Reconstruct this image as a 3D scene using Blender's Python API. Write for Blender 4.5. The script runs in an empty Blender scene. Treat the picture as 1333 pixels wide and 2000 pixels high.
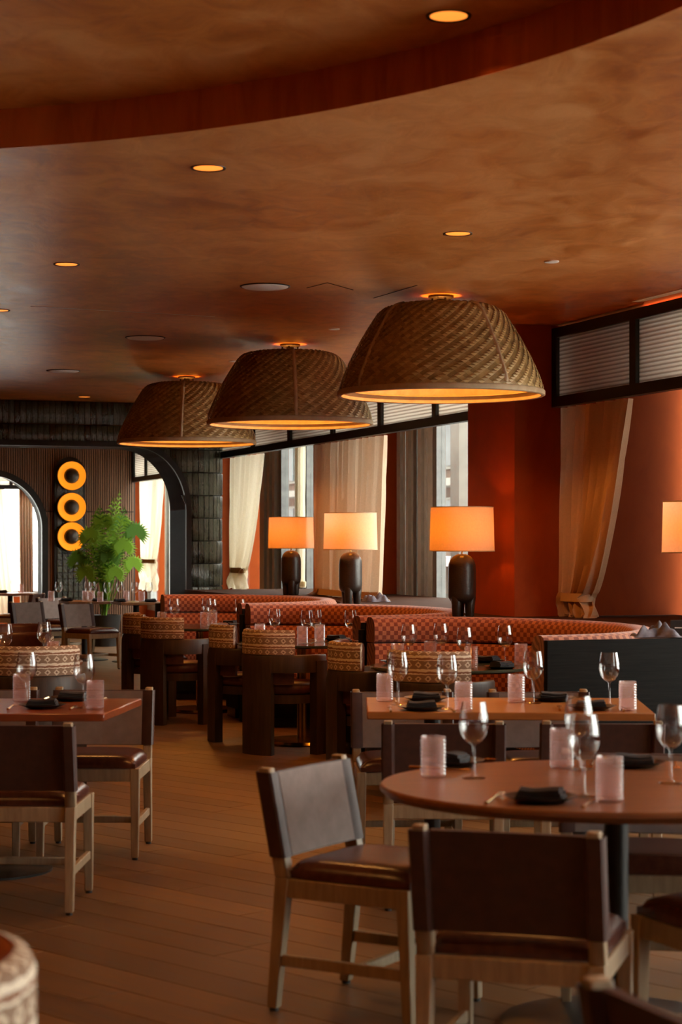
import bpy, bmesh, math, random
from mathutils import Vector, Matrix
random.seed(7)
SC = bpy.context.scene
COL = SC.collection
PI = math.pi
F = 3800.0            # focal length in pixels of the 1333x2000 frame
HORIZON = 1058.0      # pixel row of eye level
EYE = 1.5
CEIL = 3.08

# ------------------------------------------------------------------ camera
cam_data = bpy.data.cameras.new('camera')
cam = bpy.data.objects.new('camera', cam_data); COL.objects.link(cam)
cam.location = (0, 0, EYE); cam.rotation_euler = (PI/2, 0, 0)
cam_data.sensor_fit = 'VERTICAL'; cam_data.sensor_height = 36.0; cam_data.sensor_width = 24.0
cam_data.lens = F/2000*36.0
cam_data.shift_y = (HORIZON-1000)/2000.0
cam_data.clip_end = 200
cam_data.dof.use_dof = True; cam_data.dof.focus_distance = 14.0; cam_data.dof.aperture_fstop = 4.5
SC.camera = cam
# ------------------------------------------------------------------ view / world
SC.view_settings.view_transform = 'Standard'
try: SC.view_settings.look = 'None'
except Exception: pass
SC.view_settings.exposure = 0.95
SC.view_settings.gamma = 1.0
SC.view_settings.use_curve_mapping = False
W = bpy.data.worlds.new('sky'); SC.world = W; W.use_nodes = True
_b = W.node_tree.nodes['Background']
_b.inputs[0].default_value = (1.0, 0.95, 0.87, 1); _b.inputs[1].default_value = 6.5     # overcast sky
WARM = (1.0, 0.40, 0.09)
P_DOWN, P_PEND, P_LAMP, P_STRIP = 30.0, 26.0, 2.0, 10.0    # watts: downlights, pendants, table lamps, cove strip
SC.cycles.max_bounces = 8; SC.cycles.diffuse_bounces = 4; SC.cycles.glossy_bounces = 4
SC.cycles.transparent_max_bounces = 24; SC.cycles.transmission_bounces = 6
SC.cycles.caustics_reflective = False; SC.cycles.caustics_refractive = False
SC.cycles.sample_clamp_indirect = 4.0
SC.cycles.use_denoising = True

# ------------------------------------------------------------------ plan coordinates
def GX(px, s): return Vector(((px-666.5)/s, F/s, 0))                  # image column + local scale (px per metre)
def ON(px, py, z=0.75):                                               # point of a horizontal surface seen at a pixel
    s = (py-HORIZON)/(EYE-z); return Vector(((px-666.5)/s, F/s, z))
O0 = Vector((1.573, 14.23, 0)); DU = Vector((-.3236, .9462, 0)); DV = Vector((.9462, .3236, 0))
TH = math.atan2(.3236, .9462)                                         # the window wall runs 18.9 degrees off the view axis
def UV(u, v, z=0.0): p = O0 + DU*u + DV*v; return Vector((p.x, p.y, z))
def U_AT(px, v):                                                      # where a column of the photo meets the line v = const
    r = (px-666.5)/F; a = O0.x+DV.x*v; b = O0.y+DV.y*v
    return (a-b*r)/(-DU.x+DU.y*r)
def V_AT(px, u):
    r = (px-666.5)/F; a = O0.x+DU.x*u; b = O0.y+DU.y*u
    return (b*r-a)/(DV.x-DV.y*r)

# ------------------------------------------------------------------ materials
MATS = {}
def N(nt, t, **k):
    n = nt.nodes.new(t)
    for a, b in k.items(): setattr(n, a, b)
    return n
def mix_rgb(nt, fac, c1, c2, mode='MIX'):
    m = N(nt, 'ShaderNodeMix', data_type='RGBA', blend_type=mode)
    for i, v in ((0, fac), (6, c1), (7, c2)):
        if hasattr(v, 'is_linked') or hasattr(v, 'links'): nt.links.new(v, m.inputs[i])
        else: m.inputs[i].default_value = v if i == 0 else (*v[:3], 1)
    return m.outputs[2]
def math_node(nt, op, a, b=None, c=None):
    m = N(nt, 'ShaderNodeMath', operation=op)
    for i, v in enumerate((a, b, c)):
        if v is None: continue
        if hasattr(v, 'links'): nt.links.new(v, m.inputs[i])
        else: m.inputs[i].default_value = v
    return m.outputs[0]
def new_mat(name):
    m = bpy.data.materials.new(name); m.use_nodes = True; MATS[name] = m
    nt = m.node_tree; return m, nt, nt.nodes['Principled BSDF']
def coords(nt, scale=(1, 1, 1), kind='Object', rot=(0, 0, 0)):
    tc = N(nt, 'ShaderNodeTexCoord'); mp = N(nt, 'ShaderNodeMapping')
    mp.inputs['Scale'].default_value = scale; mp.inputs['Rotation'].default_value = rot
    nt.links.new(tc.outputs[kind], mp.inputs[0]); return mp.outputs[0]
def noise(nt, vec, scale, detail=4, rough=.55, dist=0):
    n = N(nt, 'ShaderNodeTexNoise'); n.inputs['Scale'].default_value = scale; n.inputs['Detail'].default_value = detail
    n.inputs['Roughness'].default_value = rough; n.inputs['Distortion'].default_value = dist
    nt.links.new(vec, n.inputs['Vector']); return n.outputs['Fac']
def ramp(nt, fac, stops):
    r = N(nt, 'ShaderNodeValToRGB'); nt.links.new(fac, r.inputs[0]); e = r.color_ramp.elements
    while len(e) < len(stops): e.new(.5)
    for el, (p, c) in zip(e, stops): el.position = p; el.color = (*c, 1)
    return r.outputs[0]
def bump(nt, b, height, strength=.2, dist=.01):
    n = N(nt, 'ShaderNodeBump'); n.inputs['Strength'].default_value = strength; n.inputs['Distance'].default_value = dist
    nt.links.new(height, n.inputs['Height']); nt.links.new(n.outputs[0], b.inputs['Normal'])
def simple(name, c1, c2=None, rough=.5, metal=0, scale=20, stretch=(1, 1, 1), bmp=0, kind='Object', spec=None, coat=0, rand=0):
    m, nt, b = new_mat(name); c2 = c2 or tuple(x*.75 for x in c1)
    v = coords(nt, stretch, kind); f = noise(nt, v, scale)
    col = ramp(nt, f, [(.3, c2), (.7, c1)])
    if rand:
        oi = N(nt, 'ShaderNodeObjectInfo'); k = math_node(nt, 'MULTIPLY_ADD', oi.outputs['Random'], rand, 1-rand/2)
        hs = N(nt, 'ShaderNodeHueSaturation'); nt.links.new(col, hs.inputs['Color']); nt.links.new(k, hs.inputs['Value']); col = hs.outputs[0]
    nt.links.new(col, b.inputs['Base Color']); b.inputs['Roughness'].default_value = rough; b.inputs['Metallic'].default_value = metal
    if spec is not None: b.inputs['Specular IOR Level'].default_value = spec
    if coat: b.inputs['Coat Weight'].default_value = coat; b.inputs['Coat Roughness'].default_value = .1
    if bmp: bump(nt, b, f, bmp, .005)
    return m
def emit(name, color, strength):
    m, nt, b = new_mat(name); v = coords(nt); f = noise(nt, v, 6)
    col = ramp(nt, f, [(.3, tuple(x*.9 for x in color)), (.7, color)])
    b.inputs['Base Color'].default_value = (*color, 1); nt.links.new(col, b.inputs['Emission Color']); b.inputs['Emission Strength'].default_value = strength
    return m

simple('oak_pale', (.36, .27, .165), (.24, .17, .10), .5, scale=9, stretch=(6, 6, .7), bmp=.08)
simple('leather', (.085, .024, .013), (.05, .013, .008), .27, scale=35, bmp=.12)
simple('leather_sling', (.06, .021, .014), (.04, .013, .009), .55, scale=30, bmp=.1)
simple('suede', (.25, .20, .185), (.20, .155, .14), .8, scale=18, bmp=.08)
simple('leather_tan', (.30, .075, .018), (.2, .045, .01), .45, scale=30, bmp=.1)
simple('leather_brown', (.10, .028, .014), (.06, .016, .009), .42, scale=30, bmp=.1)
simple('dark_oak', (.060, .034, .019), (.028, .015, .008), .48, scale=7, stretch=(5, 5, .5), bmp=.12)
simple('walnut', (.28, .12, .05), (.18, .07, .028), .3, scale=5, stretch=(.6, 7, 7), bmp=.04)
simple('honey_oak', (.42, .17, .042), (.31, .115, .026), .3, scale=5, stretch=(.6, 7, 7), bmp=.04)
simple('cherry', (.28, .06, .015), (.17, .034, .009), .28, scale=5, stretch=(.6, 7, 7), bmp=.04)
simple('black_wood', (.012, .011, .010), (.006, .006, .006), .6, scale=8, stretch=(.5, .5, 10), bmp=.25, spec=.1)
simple('black_metal', (.012, .010, .009), (.008, .007, .006), .4, metal=.3, scale=30)
simple('glide', (.02, .02, .02), None, .5, scale=30)
simple('brass', (.55, .34, .10), (.42, .25, .07), .22, metal=1, scale=12)
simple('gold_cutlery', (.75, .46, .16), (.6, .36, .12), .18, metal=1, scale=12)
simple('alu_grey', (.44, .46, .46), (.37, .39, .39), .45, metal=.1, scale=12)
simple('alu_dark', (.16, .16, .155), (.11, .11, .108), .45, metal=.3, scale=12)
simple('white_disc', (.88, .85, .80), (.82, .78, .73), .6, scale=40)
simple('bronze', (.02, .011, .008), (.013, .008, .006), .5, metal=.2, scale=20)
simple('stoneware', (.040, .028, .021), (.020, .014, .011), .33, scale=40, stretch=(1, 1, 4), bmp=.25)
simple('plate_black', (.012, .011, .012), None, .35, scale=30)
simple('napkin', (.022, .020, .024), (.012, .011, .013), .85, scale=60, bmp=.3)
simple('cloth_grey', (.20, .18, .21), (.07, .065, .09), .9, scale=22, bmp=.3)
simple('paper_dark', (.03, .022, .02), None, .6, scale=20)
simple('marble_green', (.075, .085, .055), (.03, .042, .03), .12, scale=3.5, bmp=0)
simple('curtain_cream', (.78, .67, .50), (.70, .59, .43), .85, scale=25)
simple('tie_gold', (.35, .22, .09), (.28, .17, .07), .7, scale=25)
simple('jamb_brown', (.055, .022, .011), (.04, .015, .008), .8, scale=6, spec=.1)
simple('soil', (.03, .018, .01), None, .9, scale=30)
simple('planter', (.02, .018, .016), None, .5, scale=12)
simple('cane_rim', (.52, .40, .25), (.40, .29, .17), .6, scale=14, bmp=.1)
simple('ext_stone', (.10, .08, .058), (.06, .046, .033), .9, scale=5)
simple('ext_timber', (.085, .046, .026), (.04, .022, .013), .8, scale=6, stretch=(1, 1, .3))
simple('ext_white', (.16, .15, .13), (.12, .112, .098), .8, scale=6)
simple('ext_snow', (.8, .8, .8), (.72, .73, .75), .9, scale=3)
simple('ext_glass', (.03, .038, .04), (.015, .02, .024), .5, scale=3)
simple('ext_leaf', (.04, .07, .025), (.02, .038, .014), .8, scale=6, rand=.4)
simple('bark', (.07, .045, .03), None, .9, scale=12)

def mat_plaster(name, c1, c2, c3, rough, stretch, bmp, spec=.5):
    m, nt, b = new_mat(name)
    v = coords(nt, stretch, 'Object')
    f1 = noise(nt, v, .55, 8, .62, .8); f2 = noise(nt, v, 4.5, 7, .65, .9)
    f = math_node(nt, 'MULTIPLY_ADD', f2, .45, math_node(nt, 'MULTIPLY', f1, .55))
    nt.links.new(ramp(nt, f, [(.40, c3), (.5, c2), (.62, c1)]), b.inputs['Base Color'])
    nt.links.new(math_node(nt, 'MULTIPLY_ADD', f, .35, rough-.17), b.inputs['Roughness'])
    bump(nt, b, f, bmp, .02); b.inputs['Specular IOR Level'].default_value = spec
    return m
mat_plaster('plaster_ceiling', (.80, .36, .12), (.62, .215, .045), (.40, .105, .017), .34, (1.15, .75, 1), .5)
mat_plaster('plaster_wall', (.34, .062, .009), (.31, .054, .008), (.27, .044, .006), .7, (1, 1, .6), .12, .12)
mat_plaster('plaster_fascia', (.66, .17, .03), (.58, .13, .02), (.44, .085, .012), .6, (2.5, 2.5, .3), .1)

def mat_floor():
    m, nt, b = new_mat('floor_oak')
    v = coords(nt, (1.0, 13, 13), 'Object'); f = noise(nt, v, 2.4, 7, .6, .5)
    oi = N(nt, 'ShaderNodeObjectInfo')
    at = N(nt, 'ShaderNodeAttribute', attribute_name='tint')
    k = math_node(nt, 'ADD', oi.outputs['Random'], at.outputs['Fac'])
    k = math_node(nt, 'FRACT', k)
    col = ramp(nt, f, [(.25, (.085, .040, .013)), (.55, (.15, .075, .025)), (.8, (.21, .11, .04))])
    hs = N(nt, 'ShaderNodeHueSaturation'); nt.links.new(col, hs.inputs['Color'])
    nt.links.new(math_node(nt, 'MULTIPLY_ADD', k, .5, .72), hs.inputs['Value'])
    nt.links.new(hs.outputs[0], b.inputs['Base Color'])
    nt.links.new(math_node(nt, 'MULTIPLY_ADD', f, .25, .32), b.inputs['Roughness'])
    bump(nt, b, f, .12, .004)
mat_floor()

def mat_checker():
    m, nt, b = new_mat('checker_fabric')
    v = coords(nt, (1, 1, 1), 'UV')
    c = N(nt, 'ShaderNodeTexChecker'); c.inputs['Scale'].default_value = 1/.030; nt.links.new(v, c.inputs['Vector'])
    f = noise(nt, v, 60, 3)
    lt = ramp(nt, f, [(.3, (.36, .125, .06)), (.7, (.46, .17, .085))]); dk = ramp(nt, f, [(.3, (.15, .030, .014)), (.7, (.21, .046, .022))])
    nt.links.new(mix_rgb(nt, c.outputs['Fac'], dk, lt), b.inputs['Base Color'])
    b.inputs['Roughness'].default_value = .85; b.inputs['Sheen Weight'].default_value = .25
    bump(nt, b, f, .15, .004)
mat_checker()

def mat_ikat():
    m, nt, b = new_mat('ikat_fabric')
    v = coords(nt, (1, 1, 1), 'UV'); sp = N(nt, 'ShaderNodeSeparateXYZ'); nt.links.new(v, sp.inputs[0])
    jit = noise(nt, v, 45, 2)
    U = math_node(nt, 'MULTIPLY_ADD', jit, .10, math_node(nt, 'MULTIPLY', sp.outputs[0], 1/.052))
    Vv = math_node(nt, 'MULTIPLY_ADD', jit, .22, math_node(nt, 'MULTIPLY', sp.outputs[1], 1/.078))
    fu = math_node(nt, 'ABSOLUTE', math_node(nt, 'SUBTRACT', math_node(nt, 'FRACT', U), .5))
    fv = math_node(nt, 'FRACT', Vv)
    dv = math_node(nt, 'ABSOLUTE', math_node(nt, 'SUBTRACT', fv, .36))
    dia = math_node(nt, 'ADD', math_node(nt, 'MULTIPLY', fu, 1.0), math_node(nt, 'MULTIPLY', dv, 1.5))
    band = math_node(nt, 'LESS_THAN', dv, .30)
    isd = math_node(nt, 'LESS_THAN', dia, .36); core = math_node(nt, 'LESS_THAN', dia, .15)
    line = math_node(nt, 'LESS_THAN', math_node(nt, 'ABSOLUTE', math_node(nt, 'SUBTRACT', fv, .80)), .07)
    base = (.78, .69, .55)
    c = mix_rgb(nt, band, base, (.27, .175, .115)); c = mix_rgb(nt, isd, c, (.62, .51, .38)); c = mix_rgb(nt, core, c, (.20, .11, .07))
    c = mix_rgb(nt, line, c, (.27, .13, .075))
    nt.links.new(c, b.inputs['Base Color']); b.inputs['Roughness'].default_value = .85; bump(nt, b, jit, .2, .004)
mat_ikat()

def mat_cane():
    m, nt, b = new_mat('cane_weave')
    at = N(nt, 'ShaderNodeAttribute', attribute_name='tint'); v = coords(nt); f = noise(nt, v, 60, 3)
    k = math_node(nt, 'MULTIPLY_ADD', f, .35, math_node(nt, 'MULTIPLY', at.outputs['Fac'], .75))
    nt.links.new(ramp(nt, k, [(.12, (.13, .075, .02)), (.5, (.30, .185, .06)), (.85, (.52, .36, .145))]), b.inputs['Base Color'])
    b.inputs['Roughness'].default_value = .5
    bump(nt, b, f, .1, .003)
mat_cane()

def mat_tile():
    m, nt, b = new_mat('glazed_tile')
    v = coords(nt, (1, 1, .35), 'Object'); f = noise(nt, v, 26, 5, .6, 1.0)
    oi = N(nt, 'ShaderNodeObjectInfo')
    col = ramp(nt, f, [(.3, (.018, .022, .016)), (.6, (.040, .050, .036)), (.85, (.085, .10, .075))])
    hs = N(nt, 'ShaderNodeHueSaturation'); nt.links.new(col, hs.inputs['Color'])
    nt.links.new(math_node(nt, 'MULTIPLY_ADD', oi.outputs['Random'], .9, .55), hs.inputs['Value'])
    nt.links.new(hs.outputs[0], b.inputs['Base Color']); b.inputs['Roughness'].default_value = .15
    b.inputs['Specular IOR Level'].default_value = .8
    bump(nt, b, f, .8, .015)
mat_tile()

def mat_slat():
    simple('slat_wood', (.22, .115, .068), (.16, .08, .045), .55, scale=4, stretch=(3, 3, .4))
    simple('slat_backing', (.05, .026, .016), None, .7, scale=8)
mat_slat()

def mat_glass(name, tint, gloss_rough, base_fac, scale_fac, diffuse=None, dfac=0):
    m, nt, b = new_mat(name); nt.nodes.remove(b); out = nt.nodes['Material Output']
    tr = N(nt, 'ShaderNodeBsdfTransparent'); tr.inputs[0].default_value = (*tint, 1)
    gl = N(nt, 'ShaderNodeBsdfGlossy'); gl.inputs['Roughness'].default_value = gloss_rough
    lw = N(nt, 'ShaderNodeLayerWeight'); lw.inputs[0].default_value = .5
    fr = math_node(nt, 'POWER', lw.outputs['Facing'], 2.4)
    v = coords(nt); f = noise(nt, v, 8)
    fac = math_node(nt, 'MULTIPLY_ADD', fr, scale_fac, math_node(nt, 'MULTIPLY', f, base_fac*2))
    fac.node.use_clamp = True
    mx = N(nt, 'ShaderNodeMixShader'); nt.links.new(fac, mx.inputs[0]); nt.links.new(tr.outputs[0], mx.inputs[1]); nt.links.new(gl.outputs[0], mx.inputs[2])
    last = mx
    if diffuse:
        df = N(nt, 'ShaderNodeBsdfTranslucent'); df.inputs[0].default_value = (*diffuse, 1)
        d2 = N(nt, 'ShaderNodeBsdfDiffuse'); d2.inputs[0].default_value = (*diffuse, 1)
        ad = N(nt, 'ShaderNodeMixShader'); ad.inputs[0].default_value = .15; nt.links.new(df.outputs[0], ad.inputs[1]); nt.links.new(d2.outputs[0], ad.inputs[2])
        m2 = N(nt, 'ShaderNodeMixShader'); m2.inputs[0].default_value = dfac; nt.links.new(mx.outputs[0], m2.inputs[1]); nt.links.new(ad.outputs[0], m2.inputs[2]); last = m2
    nt.links.new(last.outputs[0], out.inputs[0]); return m
mat_glass('wine_glass', (.985, .985, .985), .04, .07, .75)
mat_glass('pink_glass', (.98, .88, .87), .10, .07, .6, (.92, .80, .78), .14)
mat_glass('window_glass', (.93, .96, .95), .01, .01, .6)
def mat_ribbed():
    m = mat_glass('ribbed_glass', (.70, .64, .58), .25, .03, .3, (.62, .54, .47), .62)
    nt = m.node_tree; v = coords(nt, (1, 1, 1), 'Object')
    w = N(nt, 'ShaderNodeTexWave', wave_type='BANDS', bands_direction='Z'); w.inputs['Scale'].default_value = 11; nt.links.new(v, w.inputs[0])
    bp = N(nt, 'ShaderNodeBump'); bp.inputs['Strength'].default_value = .9; bp.inputs['Distance'].default_value = .01; nt.links.new(w.outputs['Fac'], bp.inputs['Height'])
    for n in nt.nodes:
        if n.type in ('BSDF_GLOSSY', 'BSDF_TRANSLUCENT', 'BSDF_DIFFUSE'): nt.links.new(bp.outputs[0], n.inputs['Normal'])
    c = ramp(nt, w.outputs['Fac'], [(.15, (.50, .44, .38)), (.6, (.93, .88, .80))])
    for n in nt.nodes:
        if n.type in ('BSDF_TRANSLUCENT', 'BSDF_DIFFUSE'): nt.links.new(c, n.inputs[0])
mat_ribbed()
def mat_shade(name, col, tl):
    m, nt, b = new_mat(name); out = nt.nodes['Material Output']
    v = coords(nt); f = noise(nt, v, 70, 2)
    c = ramp(nt, f, [(.3, tuple(x*.92 for x in col)), (.7, col)])
    nt.links.new(c, b.inputs['Base Color']); b.inputs['Roughness'].default_value = .9
    t = N(nt, 'ShaderNodeBsdfTranslucent'); nt.links.new(c, t.inputs[0])
    mx = N(nt, 'ShaderNodeMixShader'); mx.inputs[0].default_value = tl
    nt.links.new(b.outputs[0], mx.inputs[1]); nt.links.new(t.outputs[0], mx.inputs[2]); nt.links.new(mx.outputs[0], out.inputs[0])
mat_shade('lamp_shade', (.84, .66, .46), .36)
mat_shade('curtain_sheer', (.93, .83, .64), .5)
mat_shade('curtain_near', (.66, .43, .26), .25)
mat_shade('curtain_beige', (.70, .52, .36), .30)
mat_shade('leaf', (.22, .42, .035), .40)
mat_shade('leaf_dark', (.09, .22, .03), .3)
emit('bulb_glow', (1.0, .27, .035), .80)
emit('ring_glow', (1.0, .30, .012), .50)
emit('led_glow', (1.0, .16, .03), 1.4)
# ------------------------------------------------------------------ mesh builder
class MB:
    def __init__(s): s.v = []; s.f = []; s.uv = {}; s.tint = None
    def add(s, vs, fs, uvs=None):
        o = len(s.v); s.v += [tuple(p) for p in vs]; s.f += [tuple(i+o for i in f) for f in fs]
        if uvs:
            for i, q in enumerate(uvs): s.uv[o+i] = q
        return o
    def box(s, c, size, rz=0, M=None):
        x, y, z = (k/2 for k in size); R = M if M else Matrix.Rotation(rz, 3, 'Z'); c = Vector(c)
        vs = [c+R@Vector((a*x, b*y, d*z)) for d in (-1, 1) for a, b in ((-1, -1), (1, -1), (1, 1), (-1, 1))]
        s.add(vs, [(3, 2, 1, 0), (4, 5, 6, 7), (0, 1, 5, 4), (1, 2, 6, 5), (2, 3, 7, 6), (3, 0, 4, 7)]); return s
    def bar(s, a, b, w0, d0, w1=None, d1=None):                        # tapered rectangular bar along (near) z
        w1 = w1 or w0; d1 = d1 or d0; vs = []
        for p, w, d in ((a, w0, d0), (b, w1, d1)):
            vs += [(p[0]+i*w/2, p[1]+j*d/2, p[2]) for i, j in ((-1, -1), (1, -1), (1, 1), (-1, 1))]
        s.add(vs, [(3, 2, 1, 0), (4, 5, 6, 7), (0, 1, 5, 4), (1, 2, 6, 5), (2, 3, 7, 6), (3, 0, 4, 7)]); return s
    def prism(s, poly, z0, z1):
        n = len(poly); vs = [(p[0], p[1], z0) for p in poly]+[(p[0], p[1], z1) for p in poly]
        s.add(vs, [tuple(range(n-1, -1, -1)), tuple(range(n, 2*n))]+[(i, (i+1) % n, n+(i+1) % n, n+i) for i in range(n)]); return s
    def lathe(s, prof, seg=24, c=(0, 0, 0), closed=False):
        vs = []; fs = []; n = len(prof)
        for k in range(seg):
            a = 2*PI*k/seg; ca, sa = math.cos(a), math.sin(a)
            vs += [(c[0]+r*ca, c[1]+r*sa, c[2]+z) for r, z in prof]
        for k in range(seg):
            k2 = (k+1) % seg
            for j in range(n-1 if not closed else n):
                j2 = (j+1) % n; fs.append((k*n+j, k2*n+j, k2*n+j2, k*n+j2))
        s.add(vs, fs); return s
    def tube(s, pts, r, seg=8, cap=True):
        pts = [Vector(p) for p in pts]; rs = r if isinstance(r, (list, tuple)) else [r]*len(pts); vs = []; fs = []
        for i, p in enumerate(pts):
            t = (pts[min(i+1, len(pts)-1)]-pts[max(i-1, 0)]).normalized()
            up = Vector((0, 0, 1)) if abs(t.z) < .9 else Vector((1, 0, 0))
            a = t.cross(up).normalized(); b = a.cross(t)
            vs += [p+(a*math.cos(2*PI*k/seg)+b*math.sin(2*PI*k/seg))*rs[i] for k in range(seg)]
        for i in range(len(pts)-1):
            fs += [(i*seg+k, i*seg+(k+1) % seg, (i+1)*seg+(k+1) % seg, (i+1)*seg+k) for k in range(seg)]
        if cap: fs += [tuple(range(seg-1, -1, -1)), tuple((len(pts)-1)*seg+k for k in range(seg))]
        s.add(vs, fs); return s
    def grid(s, fn, nu, nv, uvfn=None, flip=False):
        vs = [fn(i/nu, j/nv) for i in range(nu+1) for j in range(nv+1)]; w = nv+1
        fs = [(i*w+j, (i+1)*w+j, (i+1)*w+j+1, i*w+j+1) for i in range(nu) for j in range(nv)]
        if flip: fs = [f[::-1] for f in fs]
        s.add(vs, fs, [uvfn(i/nu, j/nv) for i in range(nu+1) for j in range(nv+1)] if uvfn else None); return s
    def sweep(s, path, prof, closed_prof=True, caps=True, uvs=True):
        """prof (offset to the right of the path, z) swept along a plan path"""
        n = len(prof); pl = 0; vs = []; uv = []; fs = []; acc = [0]
        for j in range(1, n+1): a = prof[j-1]; b = prof[j % n]; acc.append(acc[-1]+math.hypot(a[0]-b[0], a[1]-b[1]))
        m = n+1 if closed_prof else n
        for i, p in enumerate(path):
            p = Vector(p[:2]); a = Vector(path[max(i-1, 0)][:2]); b = Vector(path[min(i+1, len(path)-1)][:2]); t = (b-a).normalized()
            r = Vector((t.y, -t.x))
            if i: pl += (p-Vector(path[i-1][:2])).length
            for j in range(m):
                o, z = prof[j % n]; q = p+r*o; vs.append((q.x, q.y, z)); uv.append((pl, acc[j]))
        for i in range(len(path)-1):
            fs += [(i*m+j, i*m+j+1, (i+1)*m+j+1, (i+1)*m+j) for j in range(m-1)]
        if caps and closed_prof:
            fs += [tuple(range(n-1, -1, -1)), tuple((len(path)-1)*m+j for j in range(n))]
        s.add(vs, fs, uv); return s
    def mesh(s, name, mat, smooth=None, bevel=0, seg=2):
        me = bpy.data.meshes.new(name); me.from_pydata(s.v, [], s.f)
        if s.uv:
            l = me.uv_layers.new(name='uv')
            for lp in me.loops: l.data[lp.index].uv = s.uv.get(lp.vertex_index, (0, 0))
        if s.tint is not None:
            a = me.attributes.new('tint', 'FLOAT', 'FACE'); a.data.foreach_set('value', s.tint)
        bm = bmesh.new(); bm.from_mesh(me)
        if bevel:
            bmesh.ops.bevel(bm, geom=[e for e in bm.edges if len(e.link_faces) == 2 and e.calc_face_angle(0) > .5], offset=bevel, segments=seg, profile=.7, affect='EDGES', clamp_overlap=True)
        bmesh.ops.recalc_face_normals(bm, faces=bm.faces); bm.to_mesh(me); bm.free()
        me.materials.append(MATS[mat])
        if smooth is not None or bevel:
            me.polygons.foreach_set('use_smooth', [True]*len(me.polygons))
            me.set_sharp_from_angle(angle=math.radians(smooth if smooth is not None else 40))
        return me
    def build(s, name, mat, parent=None, smooth=None, bevel=0, loc=None, rz=0, seg=2):
        return link(name, s.mesh(name, mat, smooth, bevel, seg), parent, loc, rz)
def link(name, me, parent=None, loc=None, rz=0):
    o = bpy.data.objects.new(name, me); COL.objects.link(o)
    if parent: o.parent = parent
    if loc is not None: o.location = loc
    if rz: o.rotation_euler = (0, 0, rz)
    return o
def tag(o, label, cat, group=None):
    o['label'] = label; o['category'] = cat
    if group: o['group'] = group
    return o
def struct(o): o['kind'] = 'structure'; return o
def stuff(o): o['kind'] = 'stuff'; return o
def thing(name, label, cat, loc=(0, 0, 0), rz=0, group=None):
    o = link(name, None, None, loc, rz); return tag(o, label, cat, group)
def copy_tree(o, loc, rz, label, group=None, cat=None):
    c = o.copy(); COL.objects.link(c); c.location = loc; c.rotation_euler = (0, 0, rz); c['label'] = label
    if group: c['group'] = group
    for ch in o.children:
        d = ch.copy(); COL.objects.link(d); d.parent = c; d.matrix_parent_inverse = ch.matrix_parent_inverse.copy()
        for g in ch.children:
            e = g.copy(); COL.objects.link(e); e.parent = d
    return c
class Proto:
    """first use places the built thing itself, later uses copy it"""
    def __init__(s, root): s.root = root; s.used = False
    def put(s, loc, rz, label, group=None):
        if not s.used:
            s.used = True; o = s.root; o.location = loc; o.rotation_euler = (0, 0, rz); o['label'] = label
            if group: o['group'] = group
            return o
        return copy_tree(s.root, loc, rz, label, group)
def face(dx, dy): return math.atan2(-dx, dy)                            # rz that turns local +Y to (dx, dy)
def lamp_light(name, kind, loc, power, color, parent=None, radius=.05, rot=None, spot=None, blend=.6, size=None):
    L = bpy.data.lights.new(name, kind); L.energy = power; L.color = color
    if kind in ('POINT', 'SPOT'): L.shadow_soft_size = radius
    if kind == 'SPOT': L.spot_size = spot; L.spot_blend = blend
    if kind == 'AREA': L.shape = 'RECTANGLE'; L.size, L.size_y = size
    o = bpy.data.objects.new(name, L); COL.objects.link(o); o.location = loc
    if rot: o.rotation_euler = rot
    if parent: o.parent = parent
    return o

# ------------------------------------------------------------------ floor
fl = MB(); fl.prism([(-11, -5), UV(-20.4, 1.3)[:2], UV(21.5, 1.3)[:2], (-11, 34)], -.12, -.012); floor = struct(fl.build('floor', 'slat_backing'))
PA = math.radians(45)                                                   # boards run diagonally to the window wall
PW, PL = .19, 2.2
def plank_mesh():
    m = MB(); m.box((0, 0, -.01), (PL-.0025, PW-.0018, .02)); me = m.mesh('plank', 'floor_oak', bevel=.0025, seg=1); return me
pm = plank_mesh(); pd = Vector((-math.sin(PA), math.cos(PA))); pn = Vector((math.cos(PA), math.sin(PA)))
rest = MB(); rest_t = []; RZ = math.atan2(pd.y, pd.x); cnt = 0
for j in range(-62, 210):
    off = random.random()*PL
    for i in range(-14, 18):
        c = pd*(i*PL+off)+pn*(j*PW)
        if not (-11 < c.x < 11 and -3 < c.y < 34): continue
        if (c.x-O0.x)*DV.x+(c.y-O0.y)*DV.y > 1.0: continue
        vis = abs(c.x) < c.y*.1754+.9
        if 5.6 < c.y < 13.2 and vis and cnt < 290:
            o = link('plank', pm, floor, (c.x, c.y, 0), RZ); cnt += 1
        elif c.y < 26 or vis:
            rest.box((c.x, c.y, -.01), (PL-.0025, PW-.0018, .02), RZ); rest_t += [random.random()]*6
rest.tint = rest_t; stuff(rest.build('plank', 'floor_oak', floor))

# ------------------------------------------------------------------ ceiling with round raised tray
edge = [(0, 287), (200, 275), (400, 257), (600, 221), (800, 178), (1000, 126), (1200, 65), (1333, 20)]
pts = []
for px, py in edge: s = (HORIZON-py)/(CEIL-EYE); pts.append(((px-666.5)/s, F/s))
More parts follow.
